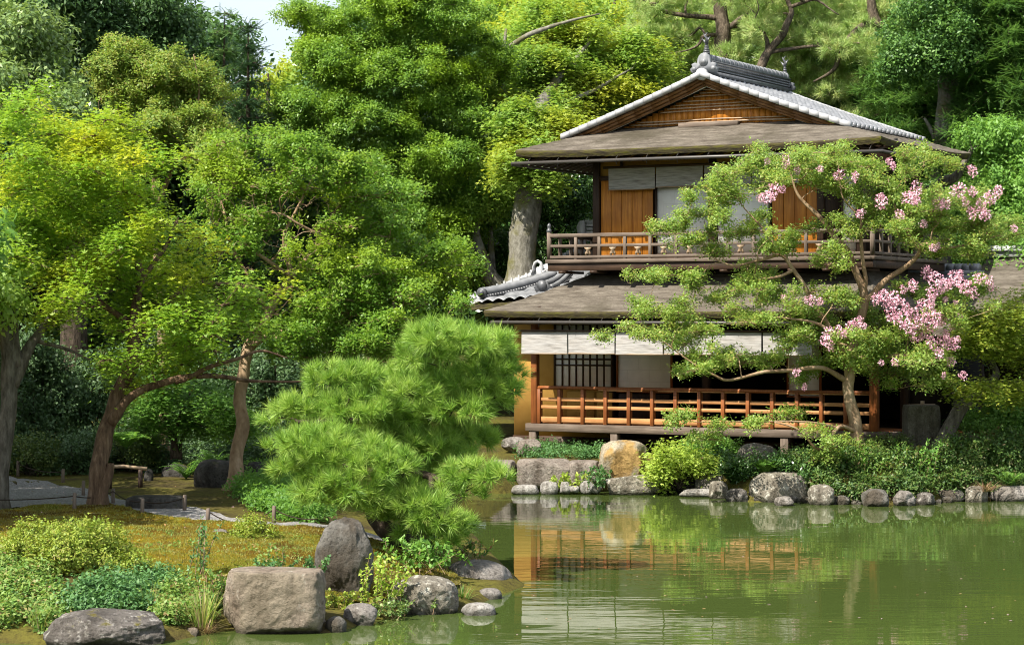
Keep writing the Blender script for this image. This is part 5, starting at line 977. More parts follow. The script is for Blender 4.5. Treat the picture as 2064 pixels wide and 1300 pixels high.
BL = [(2012, 386, 1), (1992, 398, 1), (1960, 384, 1), (1930, 386, 1.1), (1976, 414, 1.1), (1958, 430, 1), (1988, 432, .9), (1905, 408, 1.1), (1888, 414, .9), (1945, 408, .8), (1958, 345, 1), (2044, 460, .6), (1546, 396, 1), (1556, 386, 1), (1577, 382, 1), (1535, 400, .8), (1690, 351, .8), (1793, 324, .7), (1584, 325, .7), (1546, 326, .6), (1606, 345, .6), (1840, 400, .9), (1814, 432, .9), (1845, 382, 1), (1832, 398, .9), (1845, 406, .8), (1735, 430, .7), (1775, 405, .9), (1725, 357, .7), (1862, 452, .6), (1800, 335, .5), (1652, 340, .5), (1776, 395, .7), (1880, 500, .5), (1890, 496, .5),
      (1870, 552, 1.1), (1885, 562, 1.2), (1905, 572, 1.1), (1920, 562, 1), (1938, 570, 1.2), (1950, 580, 1.1), (1962, 590, .9), (1975, 560, 1), (1990, 565, 1.1), (1998, 577, .9), (1935, 553, 1), (1880, 588, 1), (1878, 600, .9), (1842, 576, 1.1), (1820, 584, .9), (1900, 585, .8), (1858, 615, .9), (1878, 614, .8), (1905, 604, .7), (1925, 610, .6), (1768, 603, 1), (1782, 594, 1), (1800, 598, 1.1), (1812, 608, 1.1), (1785, 612, 1), (1828, 622, 1), (1800, 630, 1.1), (1818, 640, 1.2), (1838, 636, 1), (1850, 650, 1.2), (1866, 640, 1), (1880, 655, 1), (1835, 660, 1), (1862, 668, 1.1), (1845, 676, .9), (1884, 640, .8), (1900, 645, .8), (1932, 637, .8), (1877, 690, 1), (1892, 695, 1.1), (1908, 690, 1), (1925, 692, 1), (1892, 712, .9), (1930, 682, .7), (1918, 660, .6), (1906, 674, .7),
      (1662, 684, 1), (1672, 692, 1), (1668, 672, .9), (1692, 668, 1), (1712, 660, 1.1), (1722, 652, 1), (1740, 656, .9), (1735, 646, .8), (1702, 674, .8), (1607, 752, .8), (1623, 779, .7), (1660, 786, .0), (1777, 730, .6), (1806, 730, .7), (1942, 757, .9), (1902, 757, .6), (1918, 727, .8), (1580, 600, .6), (1632, 606, .7), (1652, 608, .6), (1620, 730, .6)]
def blossom_mesh(seed):                               # one panicle of crinkled petals
    rng = R_(seed); Lv = Leaves(); n = 130; d = unit(rng, n); p = d * (.4 + .6 * rng.random(n)[:, None] ** .4) * np.array([.085, .085, .105]); p = p + unit(rng, 6)[rng.integers(0, 6, n)] * .04; Lv.blades(p, d + rng.normal(size=(n, 3)) * .7, d + rng.normal(size=(n, 3)) * .5, rng.uniform(.022, .042, n), rng.uniform(.02, .04, n), rng.random(n), .3, .6)
    return raw_mesh('blossom', np.concatenate(Lv.V), Lv.Q, np.concatenate(Lv.rq))
BM = [blossom_mesh(100 + k) for k in range(5)]
for b in BM: b.materials.append(M['blossom'])
rng = R_(31); base = np.array(fm.location); bl = [b for b in BL if b[2] > 0][:100]
for k, (px, py, s) in enumerate(bl):
    o = bpy.data.objects.new('blossom', BM[k % 5]); COL.objects.link(o); o.parent = fm; o.location = W(px, py, 39.0 + rng.uniform(-.25, .25)) - base; o.rotation_euler = (rng.uniform(-.4, .4), rng.uniform(-.4, .4), rng.uniform(0, 6)); q = s * rng.uniform(.65, 1.1); o.scale = (q * rng.uniform(.85, 1.2), q, q * rng.uniform(.8, 1.25))
# --- small maple at the house side
rng = R_(32)
SM = [(2040, 625, 46, 13), (1995, 640, 40, 12), (2075, 600, 40, 12), (1960, 650, 50, 14), (2050, 650, 50, 14), (1990, 670, 70, 16), (2050, 690, 60, 14), (1940, 690, 50, 14), (2000, 705, 50, 12), (1950, 660, 40, 12), (2080, 660, 40, 14), (2010, 640, 60, 15), (2070, 720, 40, 10), (2120, 680, 60, 14), (2030, 780, 50, 12), (1930, 790, 30, 10), (1990, 785, 40, 9), (2060, 800, 40, 12)]
tree('maple_tree', 'small golden green maple with a leaning knobbly trunk beside the stone basin', 'tree', [[(1888, 925, 41.0, .15), (1905, 880, 41.0, .135), (1930, 830, 41.0, .12), (1955, 810, 41.0, .10), (1985, 790, 41.0, .085), (2000, 770, 41.0, .075), (2010, 755, 41.0, .065), (2002, 735, 41.0, .055), (1992, 710, 41.0, .045), (2000, 680, 41.0, .03), (2010, 620, 41.0, .01)], [(2005, 770, 41.0, .05), (2050, 768, 40.8, .045), (2110, 760, 40.6, .03)], [(1993, 715, 41.0, .03), (1970, 685, 40.9, .025), (1940, 660, 40.8, .01)], [(1932, 828, 41.0, .06), (1925, 812, 40.9, .05)]], pads(SM, 40.4, .6, 0, rng), 'maple', 'maple_gold', 'bark_grey', rng, tw=.06, r0=.025, gnarl=.05)
# --- shaded maple and undergrowth beyond the path
rng = R_(33)
DM = [(330, 800, 80, 22), (400, 790, 70, 22), (300, 850, 70, 16), (380, 850, 80, 18), (450, 860, 60, 14), (350, 760, 60, 18), (430, 820, 60, 16), (490, 850, 50, 10), (290, 815, 50, 15), (520, 858, 30, 7)]
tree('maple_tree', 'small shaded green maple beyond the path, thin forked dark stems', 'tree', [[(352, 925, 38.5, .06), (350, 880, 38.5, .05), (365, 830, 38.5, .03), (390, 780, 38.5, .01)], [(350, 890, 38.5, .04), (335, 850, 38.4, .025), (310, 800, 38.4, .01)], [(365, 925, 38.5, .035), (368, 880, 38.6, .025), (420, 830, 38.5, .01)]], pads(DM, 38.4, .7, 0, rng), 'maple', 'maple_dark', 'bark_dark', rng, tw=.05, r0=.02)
SH = [(70, 960, 90, 300, 41, 'big dark rounded shrub behind the cherry trunk'), (170, 965, 80, 260, 42, 'dark shaded shrub between the cherry trunk and the maple trunk'), (60, 960, 60, 80, 38.5, 'low shaded azalea by the rope fence near the cherry trunk'), (150, 965, 70, 90, 38.8, 'low glossy dark shrub behind the short fence post'), (265, 955, 60, 100, 39.2, 'shaded azalea behind the wooden bar rail'), (430, 930, 80, 230, 44, 'tall dark shrub under the myrtle branches'), (560, 900, 90, 260, 44, 'dark shrub between the myrtle trunk and the pine'), (300, 930, 90, 280, 46, 'deep shade shrub far behind the maple trunk'), (690, 860, 90, 200, 46, 'green shrub in half shade behind the pine crown'), (-60, 960, 90, 330, 40, 'dark shrub at the picture edge behind the cherry trunk')]
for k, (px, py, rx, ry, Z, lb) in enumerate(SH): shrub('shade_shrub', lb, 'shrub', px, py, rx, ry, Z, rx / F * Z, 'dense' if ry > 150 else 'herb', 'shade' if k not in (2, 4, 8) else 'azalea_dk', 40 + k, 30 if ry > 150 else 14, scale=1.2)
# --- wood behind everything: trees of three kinds, copied
def far_tree(name, label, seed, lmat, Hh, wd, style='far', bmat='bark_dark', n=46, flat=.6, sc_=1.0):
    rng = R_(seed); b = np.zeros(3); root = empty(name, (0, 0, 0), label, 'tree', 'trees of the wood behind the garden'); T = MB(); p, r = limb(T, [b, (.1, 0, Hh * .4), (-.1, .1, Hh * .75), (0, 0, Hh * .97)], [.25, .2, .12, .03], 8, .1, seed, True); C, R = [], []
    for i in range(n):
        d = unit(rng, 1)[0]; f = .4 + .6 * rng.random() ** .5; C.append((d[0] * wd * f, d[1] * wd * f, Hh * .56 + d[2] * Hh * .42 * f)); q = rng.uniform(.55, 1.0); R.append((q, q, q * flat))
    Lv = Leaves(); grow(Lv, C, R, style, rng, 1.0, sc_); branches(T, p[4:], r[4:], C, rng, .07); T.build('trunk', M[bmat], root, smooth=True); Lv.build('crown', M[lmat], root); return root
def dup(root, loc, rz, s, label, name=None):
    c = root.copy(); COL.objects.link(c); c.location = loc; c.rotation_euler = (0, 0, rz); c.scale = (s, s, s); c['label'] = label
    for ch in root.children: d = ch.copy(); COL.objects.link(d); d.parent = c
    return c
P1 = far_tree('broadleaf_tree', 'x', 70, 'gold_green', 9.5, 2.7); P2 = far_tree('broadleaf_tree', 'x', 71, 'laurel', 9.5, 2.8); P3 = far_tree('pine_tree', 'x', 72, 'pine_bg', 10.5, 2.6, 'bgpine', 'bark_pine', 44, .45, 1.7)
far_list = [(P1, 1110, 60, 1.15), (P1, 1240, 62, 1.2), (P1, 1000, 63, 1.2), (P3, 1330, 64, 1.15), (P3, 1480, 63, 1.15), (P2, 1590, 65, 1.2), (P3, 1700, 64, 1.2), (P2, 1830, 62, 1.25), (P2, 1960, 60, 1.25), (P2, 2080, 58, 1.2), (P1, 1400, 70, 1.35), (P2, 1760, 72, 1.45), (P1, 620, 62, .93), (P1, 720, 60, 1.05), (P2, 870, 58, 1.2), (P2, 540, 58, .86), (P1, 420, 62, .88), (P2, 300, 56, 1.1), (P2, 180, 55, 1.2), (P2, 60, 54, 1.2), (P2, -80, 53, 1.2), (P1, 560, 66, .97), (P2, 1000, 70, 1.45), (P2, 2000, 70, 1.5), (P2, 2200, 62, 1.4), (P2, -240, 56, 1.35), (P1, 1180, 74, 1.5), (P2, 1560, 76, 1.55)]
kinds = {id(P1): 'golden green broadleaf tree of the wood', id(P2): 'dark green broadleaf tree of the wood', id(P3): 'pale needled pine of the wood'}
where = ['behind the thick pale trunk', 'over the low end of the gable', 'behind the clipped evergreen', 'behind the ridge ornament', 'behind the straight grey pine trunk', 'behind the dark crooked pine fork', 'behind the pale broken bough', 'behind the roof end', 'behind the mossy trunk in shade', 'past the fresh green bush', 'deep behind the ridge', 'deep behind the old pine', 'below the sky gap beside the evergreen', 'behind the tall evergreen top', 'between evergreen and thick trunk', 'under the young fir', 'behind the upright myrtle', 'behind the dark upper corner tree', 'behind the yellow maple', 'behind the grey leaved tree', 'past the picture edge beside the cherry', 'under the sky gap, farther off', 'deep behind the thick trunk', 'deep behind the hemlocks', 'past the picture edge behind the annex', 'far past the picture edge beyond the cherry', 'deepest above the gable slope', 'deepest above the tile slope']
seen = set(); rng = R_(73)
for (pr, px, Z, s), wh in zip(far_list, where):
    x = (px - CX) / F * Z; loc = (x, Z, float(gz(x, Z)) - .1); lb = kinds[id(pr)] + ' ' + wh
    if id(pr) not in seen: seen.add(id(pr)); pr.location = loc; pr.scale = (s, s, s); pr['label'] = lb
    else: dup(pr, loc, rng.uniform(0, 6), s * rng.uniform(.95, 1.05), lb)
# ------------------------------------------------------------------ stones
def ico(sub):
    b = bmesh.new(); bmesh.ops.create_icosphere(b, subdivisions=sub, radius=1); V = np.array([v.co[:] for v in b.verts]); Fc = np.array([[v.index for v in f.verts] for f in b.faces]); b.free(); return V, Fc
ICO = {k: ico(k) for k in (3, 4, 5, 6)}
def rock(name, label, x0, x1, y0, y1, Z, seed, mat, block=2.6, cuts=7, depth=None, rough=.10, sub=5, sink=.25, lean=0.0, group=None, cat='rock', top=0.0, keepx=1.0):
    V, Fc = ICO[sub]; rng = R_(seed); q = V / (np.abs(V) ** block).sum(1, keepdims=True) ** (1 / block)
    for k in range(cuts):
        nv = unit(rng, 1)[0]; nv[2] *= .7; nv = norm(nv); s = q @ nv; lim = rng.uniform(.72, .95) * np.abs(s).max(); q = q - np.maximum(0, s - lim)[:, None] * nv * .92
    o = seed * 3.1; q = q + norm(q) * (rough * fbm(q * 1.4 + o, 3, seed) + rough * .35 * fbm(q * 4 + o, 3, seed + 9) + rough * .16 * vnoise(q * 11 + o, seed + 4) + rough * .09 * vnoise(q * 24 + o, seed + 6))[:, None]
    if top: q[:, 2] = np.where(q[:, 2] > top, top + (q[:, 2] - top) * .18, q[:, 2])
    q = q / np.array([np.abs(q[:, 0]).max(), np.abs(q[:, 1]).max(), 1]); zmin, zmax = q[:, 2].min(), q[:, 2].max(); q[:, 2] = (q[:, 2] - zmin) / (zmax - zmin)
    s = Z / F; w = (x1 - x0) * s; h = (y1 - y0) * s; dp = depth or w * .8; base = W((x0 + x1) / 2, y1, Z + dp * .35)
    P = np.stack([q[:, 0] * w / 2 + lean * q[:, 2] * w, q[:, 1] * dp / 2, q[:, 2] * h * (1 + sink) - h * sink], -1)
    me = raw_mesh(name, P, [Fc], smooth=True); ob = link(name, me, M[mat], None, base); ob['r'] = 0; del ob['r']
    return tag(ob, label, cat, group)
rock('block_stone', 'large flat topped tan block of stone at the water edge', 450, 662, 1143, 1282, 22.9, 1, 'rock_tan', 4.6, 13, .85, .10, 6, .12, top=.80)
rock('boulder', 'dark speckled rounded boulder low in the water beside the grass clump', 92, 342, 1226, 1306, 22.0, 2, 'rock_dark', 2.6, 8, .9, .11, 6)
rock('standing_stone', 'upright brown grey standing stone under the pine needles', 630, 752, 1040, 1222, 24.6, 31, 'rock_stand', 2.8, 9, .6, .12, 6, .1, lean=.04)
rock('boulder', 'mossy boulder with white lichen spots between standing stone and pale flat stone', 772, 926, 1158, 1240, 24.4, 4, 'rock_lich', 2.6, 8, .7, .10, 6)
rock('boulder', 'small pale grey stone between the tan block and the pink edged leaves', 690, 762, 1214, 1262, 23.5, 5, 'rock_grey', 2.4, 8, .35)
rock('boulder', 'smooth sloping grey stone at the tip of the point of land', 905, 1042, 1126, 1186, 26.8, 16, 'rock_grey', 2.3, 5, .8, .06, 5, .3, lean=-.12)
rock('flat_stone', 'pale flat stone lying in the water off the point', 928, 1000, 1214, 1242, 24.3, 7, 'rock_white', 2.4, 6, .35, .08, 5, .5)
rock('boulder', 'little grey stone in the water below the sloping stone', 962, 1012, 1184, 1210, 25.7, 8, 'rock_grey', 2.4, 6, .3, .08, 4)
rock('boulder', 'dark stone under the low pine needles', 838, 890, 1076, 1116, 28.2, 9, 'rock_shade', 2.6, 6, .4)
rock('boulder', 'dark wet stone tucked beside the tan block', 655, 700, 1240, 1284, 23.0, 10, 'rock_stand', 2.4, 8, .3)
rock('boulder', 'small buff stone at the foot of the grass clump', 372, 402, 1264, 1292, 22.7, 11, 'rock_tan', 2.6, 7, .18, sub=4)
rock('boulder', 'small stone half buried above the grass clump roots', 338, 372, 1238, 1266, 23.1, 12, 'rock_grey', 2.4, 7, .2, sub=4)
rock('boulder', 'rusty mossy stone at the picture edge among the herbs', -40, 24, 1212, 1262, 23.3, 13, 'rock_lich', 2.5, 6, .4)
rock('boulder', 'grey stone sunk in the herbs beside the rusty stone', 34, 80, 1225, 1268, 23.2, 14, 'rock_grey', 2.5, 6, .3)
rock('flat_stone', 'flat wet stone at the waterline in the near corner', 14, 72, 1280, 1296, 22.6, 15, 'rock_grey', 2.5, 6, .25, sub=4)
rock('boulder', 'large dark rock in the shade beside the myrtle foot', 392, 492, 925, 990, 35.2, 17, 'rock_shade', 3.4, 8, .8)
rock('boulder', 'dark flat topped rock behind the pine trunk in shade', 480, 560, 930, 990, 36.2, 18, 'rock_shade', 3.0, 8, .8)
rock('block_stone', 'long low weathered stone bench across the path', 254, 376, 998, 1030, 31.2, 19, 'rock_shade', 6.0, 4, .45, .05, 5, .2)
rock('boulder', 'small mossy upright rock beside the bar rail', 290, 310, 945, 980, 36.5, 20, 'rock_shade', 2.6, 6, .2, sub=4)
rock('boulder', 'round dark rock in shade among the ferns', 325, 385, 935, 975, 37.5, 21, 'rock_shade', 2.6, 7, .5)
rock('flat_stone', 'stone half sunk in the moss beside the small azalea', 425, 462, 1066, 1086, 27.3, 23, 'rock_grey', 2.4, 6, .25, sub=4)
# far shore
rock('block_stone', 'long tan retaining block of the far shore under the veranda', 1040, 1152, 924, 980, 41.5, 24, 'rock_wall', 7.0, 5, .7, .04, 6, .05)
rock('block_stone', 'shorter retaining block beside the yellow boulder', 1143, 1212, 927, 976, 41.5, 25, 'rock_wall', 6.0, 5, .7, .05, 5, .05)
rock('block_stone', 'narrow retaining block next to the pine needles', 985, 1041, 926, 982, 41.6, 26, 'rock_wall', 6.0, 5, .6, .05, 5, .05)
rock('boulder', 'big yellow and cream boulder in front of the veranda', 1205, 1306, 886, 968, 41.1, 27, 'rock_yellow', 3.0, 10, .7, .08, 6, .1)
rock('boulder', 'wide mossy tan rock at the waterline below the yellow boulder', 1213, 1330, 956, 994, 40.8, 28, 'rock_lich', 3.2, 6, .6, .08, 6)
rock('boulder', 'dark overhung rock under the lime green leaves', 1315, 1420, 948, 994, 41.2, 29, 'rock_shade', 3.0, 6, .6)
rock('boulder', 'buff rounded rock at the foot of a veranda leg, lime leaves before it', 1385, 1442, 918, 962, 41.3, 30, 'rock_yellow', 2.6, 7, .5)
rock('boulder', 'dry grey shore rock below the dark green plant', 1400, 1485, 950, 1002, 40.7, 32, 'rock_grey', 2.7, 8, .5)
rock('flat_stone', 'thin pale ledge stone just above the water', 1368, 1452, 984, 1000, 40.3, 33, 'rock_white', 2.6, 5, .35, .08, 5, .3)
rock('boulder', 'brown rounded boulder under the veranda edge', 1482, 1572, 892, 955, 41.2, 34, 'rock_lich', 2.8, 7, .6)
rock('boulder', 'wide mossy lichen boulder standing in the water below the myrtle', 1508, 1632, 950, 1016, 39.2, 35, 'rock_lich', 3.6, 7, .7, .09, 6)
rock('boulder', 'white stone beside a veranda leg, sunlit', 1588, 1622, 908, 944, 40.8, 36, 'rock_white', 3.2, 7, .3, sub=4)
rock('boulder', 'white low stone partly behind the myrtle leaves', 1620, 1660, 910, 938, 40.9, 37, 'rock_white', 4.0, 5, .3, sub=4)
rock('boulder', 'dark stone at the water beside the wide mossy boulder', 1462, 1512, 984, 1014, 39.3, 38, 'rock_dark', 2.6, 7, .35)
rock('block_stone', 'squared grey stone at the waterline under the myrtle trunk', 1676, 1732, 998, 1018, 38.9, 39, 'rock_grey', 5.0, 5, .35, .06, 5, .3)
rock('block_stone', 'broad mossy stone at the foot of the small maple', 1862, 1968, 925, 968, 40.6, 40, 'rock_lich', 3.6, 7, .6, .09, 6)
rock('boulder', 'rounded mossy stone at the waterline beside the long grey stone', 1945, 1992, 978, 1014, 39.2, 41, 'rock_lich', 2.8, 7, .4)
rock('boulder', 'long grey shore stone at the picture edge', 1993, 2090, 978, 1008, 39.4, 42, 'rock_grey', 3.0, 7, .5)
rock('boulder', 'brown shore stone under the hanging ferns', 1880, 1945, 984, 1012, 39.3, 43, 'rock_stand', 2.8, 7, .4)
rock('flat_stone', 'flat stepping stone in the shade under the veranda corner', 1040, 1092, 885, 915, 43.6, 44, 'rock_wall', 3.5, 5, .5, .06, 5, .2)
rock('boulder', 'small rounded stone against the wall base beside the corner post', 1010, 1062, 880, 905, 44.6, 45, 'rock_grey', 2.6, 6, .4)
for k, (a, b, c, d, mt, lb) in enumerate([(1628, 1682, 976, 1016, 'rock_lich', 'mossy grey rock at the waterline below straw coloured grass'), (1735, 1792, 984, 1019, 'rock_stand', 'dark brown rock wedged at the waterline right of the squared stone'), (1800, 1846, 988, 1018, 'rock_grey', 'pale grey rock under overhanging weeds of the house shore'), (1846, 1884, 992, 1016, 'rock_dark', 'speckled rock beside the brown shore stone'), (1560, 1600, 1000, 1018, 'rock_grey', 'low grey rock in front of the wide lichen boulder'), (1425, 1468, 968, 1004, 'rock_lich', 'tilted lichen rock behind the dry grey shore rock')]):
    rock('boulder', lb.replace(' right of ', ' next to '), a, b, c, d, F * CH / (d - HY) - .15, 181 + k, mt, 3.0, 10, .45, .13, 5, .3)
rock('boulder', 'weathered stone showing between weeds under the myrtle trunk', 1640, 1700, 945, 985, 40.0, 141, 'rock_lich', 2.8, 7, .45)
rock('boulder', 'brown stone in the middle of the weedy house shore', 1770, 1830, 962, 992, 39.7, 142, 'rock_stand', 2.8, 7, .4)
rock('boulder', 'low grey stone among ferns before the basin', 1800, 1850, 932, 955, 40.5, 143, 'rock_grey', 2.8, 7, .4)
rng = R_(46)
SS = [(1030, 1088, 976, 994), (1088, 1126, 968, 992), (1126, 1152, 970, 990), (1148, 1168, 978, 990), (1168, 1196, 968, 990), (1190, 1214, 974, 990)]
for k, (a, b, c, d) in enumerate(SS): rock('shore_stone', 'small pale stone in the row at the foot of the retaining blocks', a, b, c, d, 40.9, 50 + k, 'rock_white', 3.0, 6, .3, .09, 4, .3, group='pale stones under the retaining blocks')
for k in range(26):
    px = 1440 + 25.5 * k + rng.uniform(-16, 16); w_ = rng.uniform(12, 30) * (2.1 if rng.random() < .3 else 1); d = float(np.interp(px, [1400, 1500, 1600, 1720, 1850, 2000, 2100], [994, 1010, 1013, 1017, 1016, 1009, 1005])); rock('shore_stone', 'small dark stone along the waterline of the house shore', px - w_ / 2, px + w_ / 2, d - w_ * rng.uniform(.45, .75), d + 1, F * CH / (d - HY) - .1 + .3 * rng.random(), 70 + k, ('rock_dark', 'rock_stand', 'rock_lich')[k % 3], 3.2, 11, .3, .16, 5, .35, group='dark stones along the house shore')
for k, px in enumerate((700, 735, 770, 840, 880, 905)): 
    d = float(np.interp(px, [660, 720, 820, 925], [1274, 1254, 1236, 1228])); w_ = rng.uniform(14, 28); rock('shore_stone', 'little stone at the water edge of the point of land', px - w_ / 2, px + w_ / 2, d - rng.uniform(7, 14), d + 2, F * CH / (d - HY), 110 + k, ('rock_grey', 'rock_stand')[k % 2], 2.6, 6, .15, .1, 4, .35, group='little stones round the point of land')
# stone water basin with a ladle lying on it
bs = rock('stone_basin', 'tall rough stone water basin behind the small maple trunk', 1822, 1892, 815, 925, 41.2, 22, 'rock_basin', 9.0, 2, .62, .02, 6, .04, cat='stone basin', top=.93)
bt = W(1857, 816, 41.42)
MB().tube([bt + (-.25, 0, .0), bt + (.25, .03, .01)], .011, 6).tube([bt + (.02, .0, .0), bt + (.02, .0, .07)], .035, 10).build('ladle', M['bamboo']).__setitem__('label', 'bamboo ladle lying across the stone basin'); bpy.data.objects['ladle']['category'] = 'ladle'
# ------------------------------------------------------------------ posts, ropes and the bar rail of the path
PO = [(36, 960, 928, 'shaded post by the cherry trunk'), (127, 973, 945, 'sunlit post across the gravel'), (150, 1029, 993, 'dark post on the near side of the gravel'), (168, 1000, 968, 'short dark post hidden by the maple trunk'), (228, 1016, 984, 'post just beside the split maple trunk'), (287, 1041, 1004, 'post before the low stone bench'), (372, 1030, 997, 'dark post at the end of the low stone bench'), (419, 1055, 1024, 'mossy lit post where the path narrows'), (552, 1056, 1019, 'post beside the small azalea under the pine')]
tops = {}
for k, (px, py, pt, lb) in enumerate(PO):
    p = gpt(px, py); h = (py - pt) / F * p[1]; o = MB().tube([p - p + (0, 0, -.1), (0, 0, h * .5), (.004, 0, h * .97), (.004, 0, h)], [.027, .026, .025, .018], 9).build('rope_post', M['wood_grey_v'], None, p, True); tag(o, 'low round wooden ' + lb, 'post', 'rope posts along the gravel path'); tops[k] = p + UPV * h * .82
def rope(a, b, sag, lb):
    t = np.linspace(0, 1, 14)[:, None]; P = a + (b - a) * t - UPV * sag * 4 * t * (1 - t); o = MB().tube(P - a, .0075, 5).build('rope', M['rope'], None, a); tag(o, lb, 'rope')
rope(tops[0], tops[1], .06, 'thin rope strung to the sunlit post across the gravel'); rope(W(-60, 1005, 31), tops[2], .03, 'thin rope reaching the near dark post from the picture edge'); rope(tops[2], tops[4], .05, 'thin rope passing the foot of the split maple trunk'); rope(tops[4], tops[5], .05, 'slack rope before the low stone bench, on its near side')
rope(tops[5], tops[6], .04, 'thin rope over the low stone bench'); rope(tops[7], tops[8], .16, 'slack rope drooping where the path narrows'); rope(tops[8], W(640, 1045, 29), .05, 'thin rope running from the post under the pine')
a, b = gpt(221, 985), gpt(283, 982); br = empty('bar_rail', a, 'low bar rail of a bent pole on two stakes behind the maple trunk', 'rail')
MB().tube([(0, 0, -.1), (0, 0, .30)], .035, 8).build('stake', M['wood_dark'], br); MB().tube([b - a + (0, 0, -.1), b - a + (0, 0, .27)], .035, 8).build('stake', M['wood_dark'], br); MB().tube([(-.12, 0, .33), (.2, 0, .34), b - a + (.1, 0, .28)], .028, 8).build('pole', M['bamboo'], br)
# ------------------------------------------------------------------ low plants of the near bank
shrub('azalea_bush', 'broad yellow green clipped azalea mound on the near bank', 'shrub', 148, 1192, 168, 122, 24.7, .8, 'shrub', 'azalea', 120, 46, dens=1.0, rp=48)
shrub('azalea_bush', 'small round yellow green azalea beside the path', 'shrub', 512, 1098, 56, 44, 27.0, .3, 'shrub', 'azalea', 121, 14, dens=.9, rp=20)
def cover(name, label, poly, n, style, lmat, seed, zof=.06, q=(.08, .16), flat=.5, scale=1.0, dens=1.0, zg=.3, edge=.12):
    """ground cover nobody could count: patches of leaves over an area given by photo corners on the ground"""
    rng = R_(seed); pl = np.array(poly, float); mn, mx = pl.min(0), pl.max(0); C, R = [], []
    for _try in range(n * 30):
        if len(C) >= n: break
        s = mn + (mx - mn) * rng.random(2); ins = False
        for i in range(len(pl)):
            a, b = pl[i], pl[i - 1]
            if (a[1] > s[1]) != (b[1] > s[1]) and s[0] < (b[0] - a[0]) * (s[1] - a[1]) / (b[1] - a[1]) + a[0]: ins = not ins
        if not ins: continue
        p = gpt(s[0], s[1])
        if pond_sd(p[:2]) < edge: continue
        p[2] = float(gz(p[0], p[1])) + zof; k = rng.uniform(*q); C.append(p); R.append((k, k, k * flat))
    if not C: return print('NO COVER', label)
    Lv = Leaves(); grow(Lv, np.array(C), np.array(R), style, rng, dens, scale); o0 = C[0]; return tag(Lv.build(name, M[lmat], None, o0, o0), label, 'ground cover', None, 'stuff')
cover('herb_cover', 'blue green divided herb leaves covering the bank below the azalea mound', [(130, 1190), (330, 1165), (350, 1190), (330, 1235), (160, 1250), (110, 1230)], 130, 'herb', 'herb', 122, .05, (.05, .12), .55, dens=1.0)
cover('herb_cover', 'mixed green and reddish creeping plants at the near picture corner', [(-30, 1150), (100, 1170), (130, 1240), (90, 1290), (-30, 1290)], 90, 'herb', 'herb_g', 123, .07, (.08, .15), .8, dens=1.0)
cover('herb_cover', 'fresh green weeds along the water between boulder and block stone', [(300, 1215), (450, 1180), (455, 1250), (400, 1285), (330, 1275)], 55, 'herb', 'herb_g', 124, .07, (.07, .13), .9, dens=1.0)
cover('herb_cover', 'dark green leaves covering the ground below the pine and the dark rock', [(500, 960), (640, 980), (650, 1055), (560, 1050), (480, 1000)], 80, 'herb', 'maple_dark', 125, .1, (.12, .25), .7, 1.2)
cover('herb_cover', 'blue green herb mat on top of the retaining blocks', [(1050, 905), (1212, 905), (1212, 927), (1045, 927)], 60, 'herb', 'herb', 126, .07, (.08, .15), .6, 1.1, zg=.5)
cover('weed_cover', 'green weeds and saplings covering the house shore below the myrtle', [(1620, 945), (1990, 940), (2080, 960), (2080, 990), (1700, 1003), (1630, 985)], 36, 'herb', 'weed', 127, .14, (.08, .28), 1.1, 1.3, .9, edge=.35)
cover('weed_cover', 'brighter young weeds scattered over the house shore', [(1620, 945), (1990, 940), (2080, 960), (2080, 990), (1700, 1003), (1630, 985)], 12, 'herb', 'herb_g', 175, .2, (.08, .2), 1.2, 1.2, .8, edge=.3)
cover('weed_cover', 'shaded green undergrowth between the basin and the picture edge', [(1900, 880), (2090, 870), (2090, 960), (1930, 950)], 80, 'dense', 'weed', 128, .22, (.2, .36), 1.0, 1.0)
cover('weed_cover', 'dark undergrowth along the far garden edge beyond the path', [(-80, 930), (330, 925), (700, 915), (700, 960), (300, 950), (-80, 956)], 90, 'herb', 'shade', 129, .2, (.25, .5), .9, 1.5)
cover('weed_cover', 'weeds and grasses hanging over the waterline of the house shore', [(1640, 985), (2070, 978), (2070, 1004), (1900, 1010), (1700, 1014)], 66, 'herb', 'weed', 172, .10, (.10, .22), 1.0, 1.2, 1.0, edge=-.05)
cover('weed_cover', 'dark leafy weeds among the rocks below the brown boulder', [(1400, 930), (1640, 930), (1640, 985), (1440, 985)], 34, 'herb', 'laurel', 173, .10, (.10, .2), 1.0, 1.2, .9)
shrub('azalea_bush', 'dark clipped azalea between the pink myrtle trunk and the basin', 'shrub', 1790, 965, 80, 78, 41.2, .6, 'shrub', 'azalea_dk', 130, 26, dens=.6, scale=1.3, rp=30)
shrub('evergreen_bush', 'dense green bush behind the small maple trunk at the picture edge', 'shrub', 2050, 940, 100, 150, 42.4, .9, 'dense', 'bush', 131, 34, rp=40)
shrub('evergreen_bush', 'dark leafy bush at the foot of the flowering myrtle', 'shrub', 1690, 985, 60, 80, 39.6, .45, 'sparse', 'weed', 132, 20, scale=1.2, rp=24)
shrub('evergreen_bush', 'shaded bush in front of the dark boulder under the veranda', 'shrub', 1600, 965, 36, 42, 40.3, .3, 'sparse', 'weed', 133, 10, scale=1.1, rp=18)
shrub('nandina_bush', 'bright lime green feathery bush overhanging the water before the veranda', 'shrub', 1368, 985, 78, 92, 40.9, .45, 'maple', 'lime', 134, 20, dens=.7, scale=1.0, rp=24)
shrub('nandina_bush', 'green small leaved shrub behind the lime green bush', 'shrub', 1430, 950, 80, 60, 41.6, .4, 'sparse', 'bush', 135, 16, rp=24)
fern('broadleaf_plant', 'glossy dark green long leaved plant on the shore rocks', 'plant', W(1487, 990, 40.2), .42, .62, 34, 'laurel', 136, .20, lw=.05)
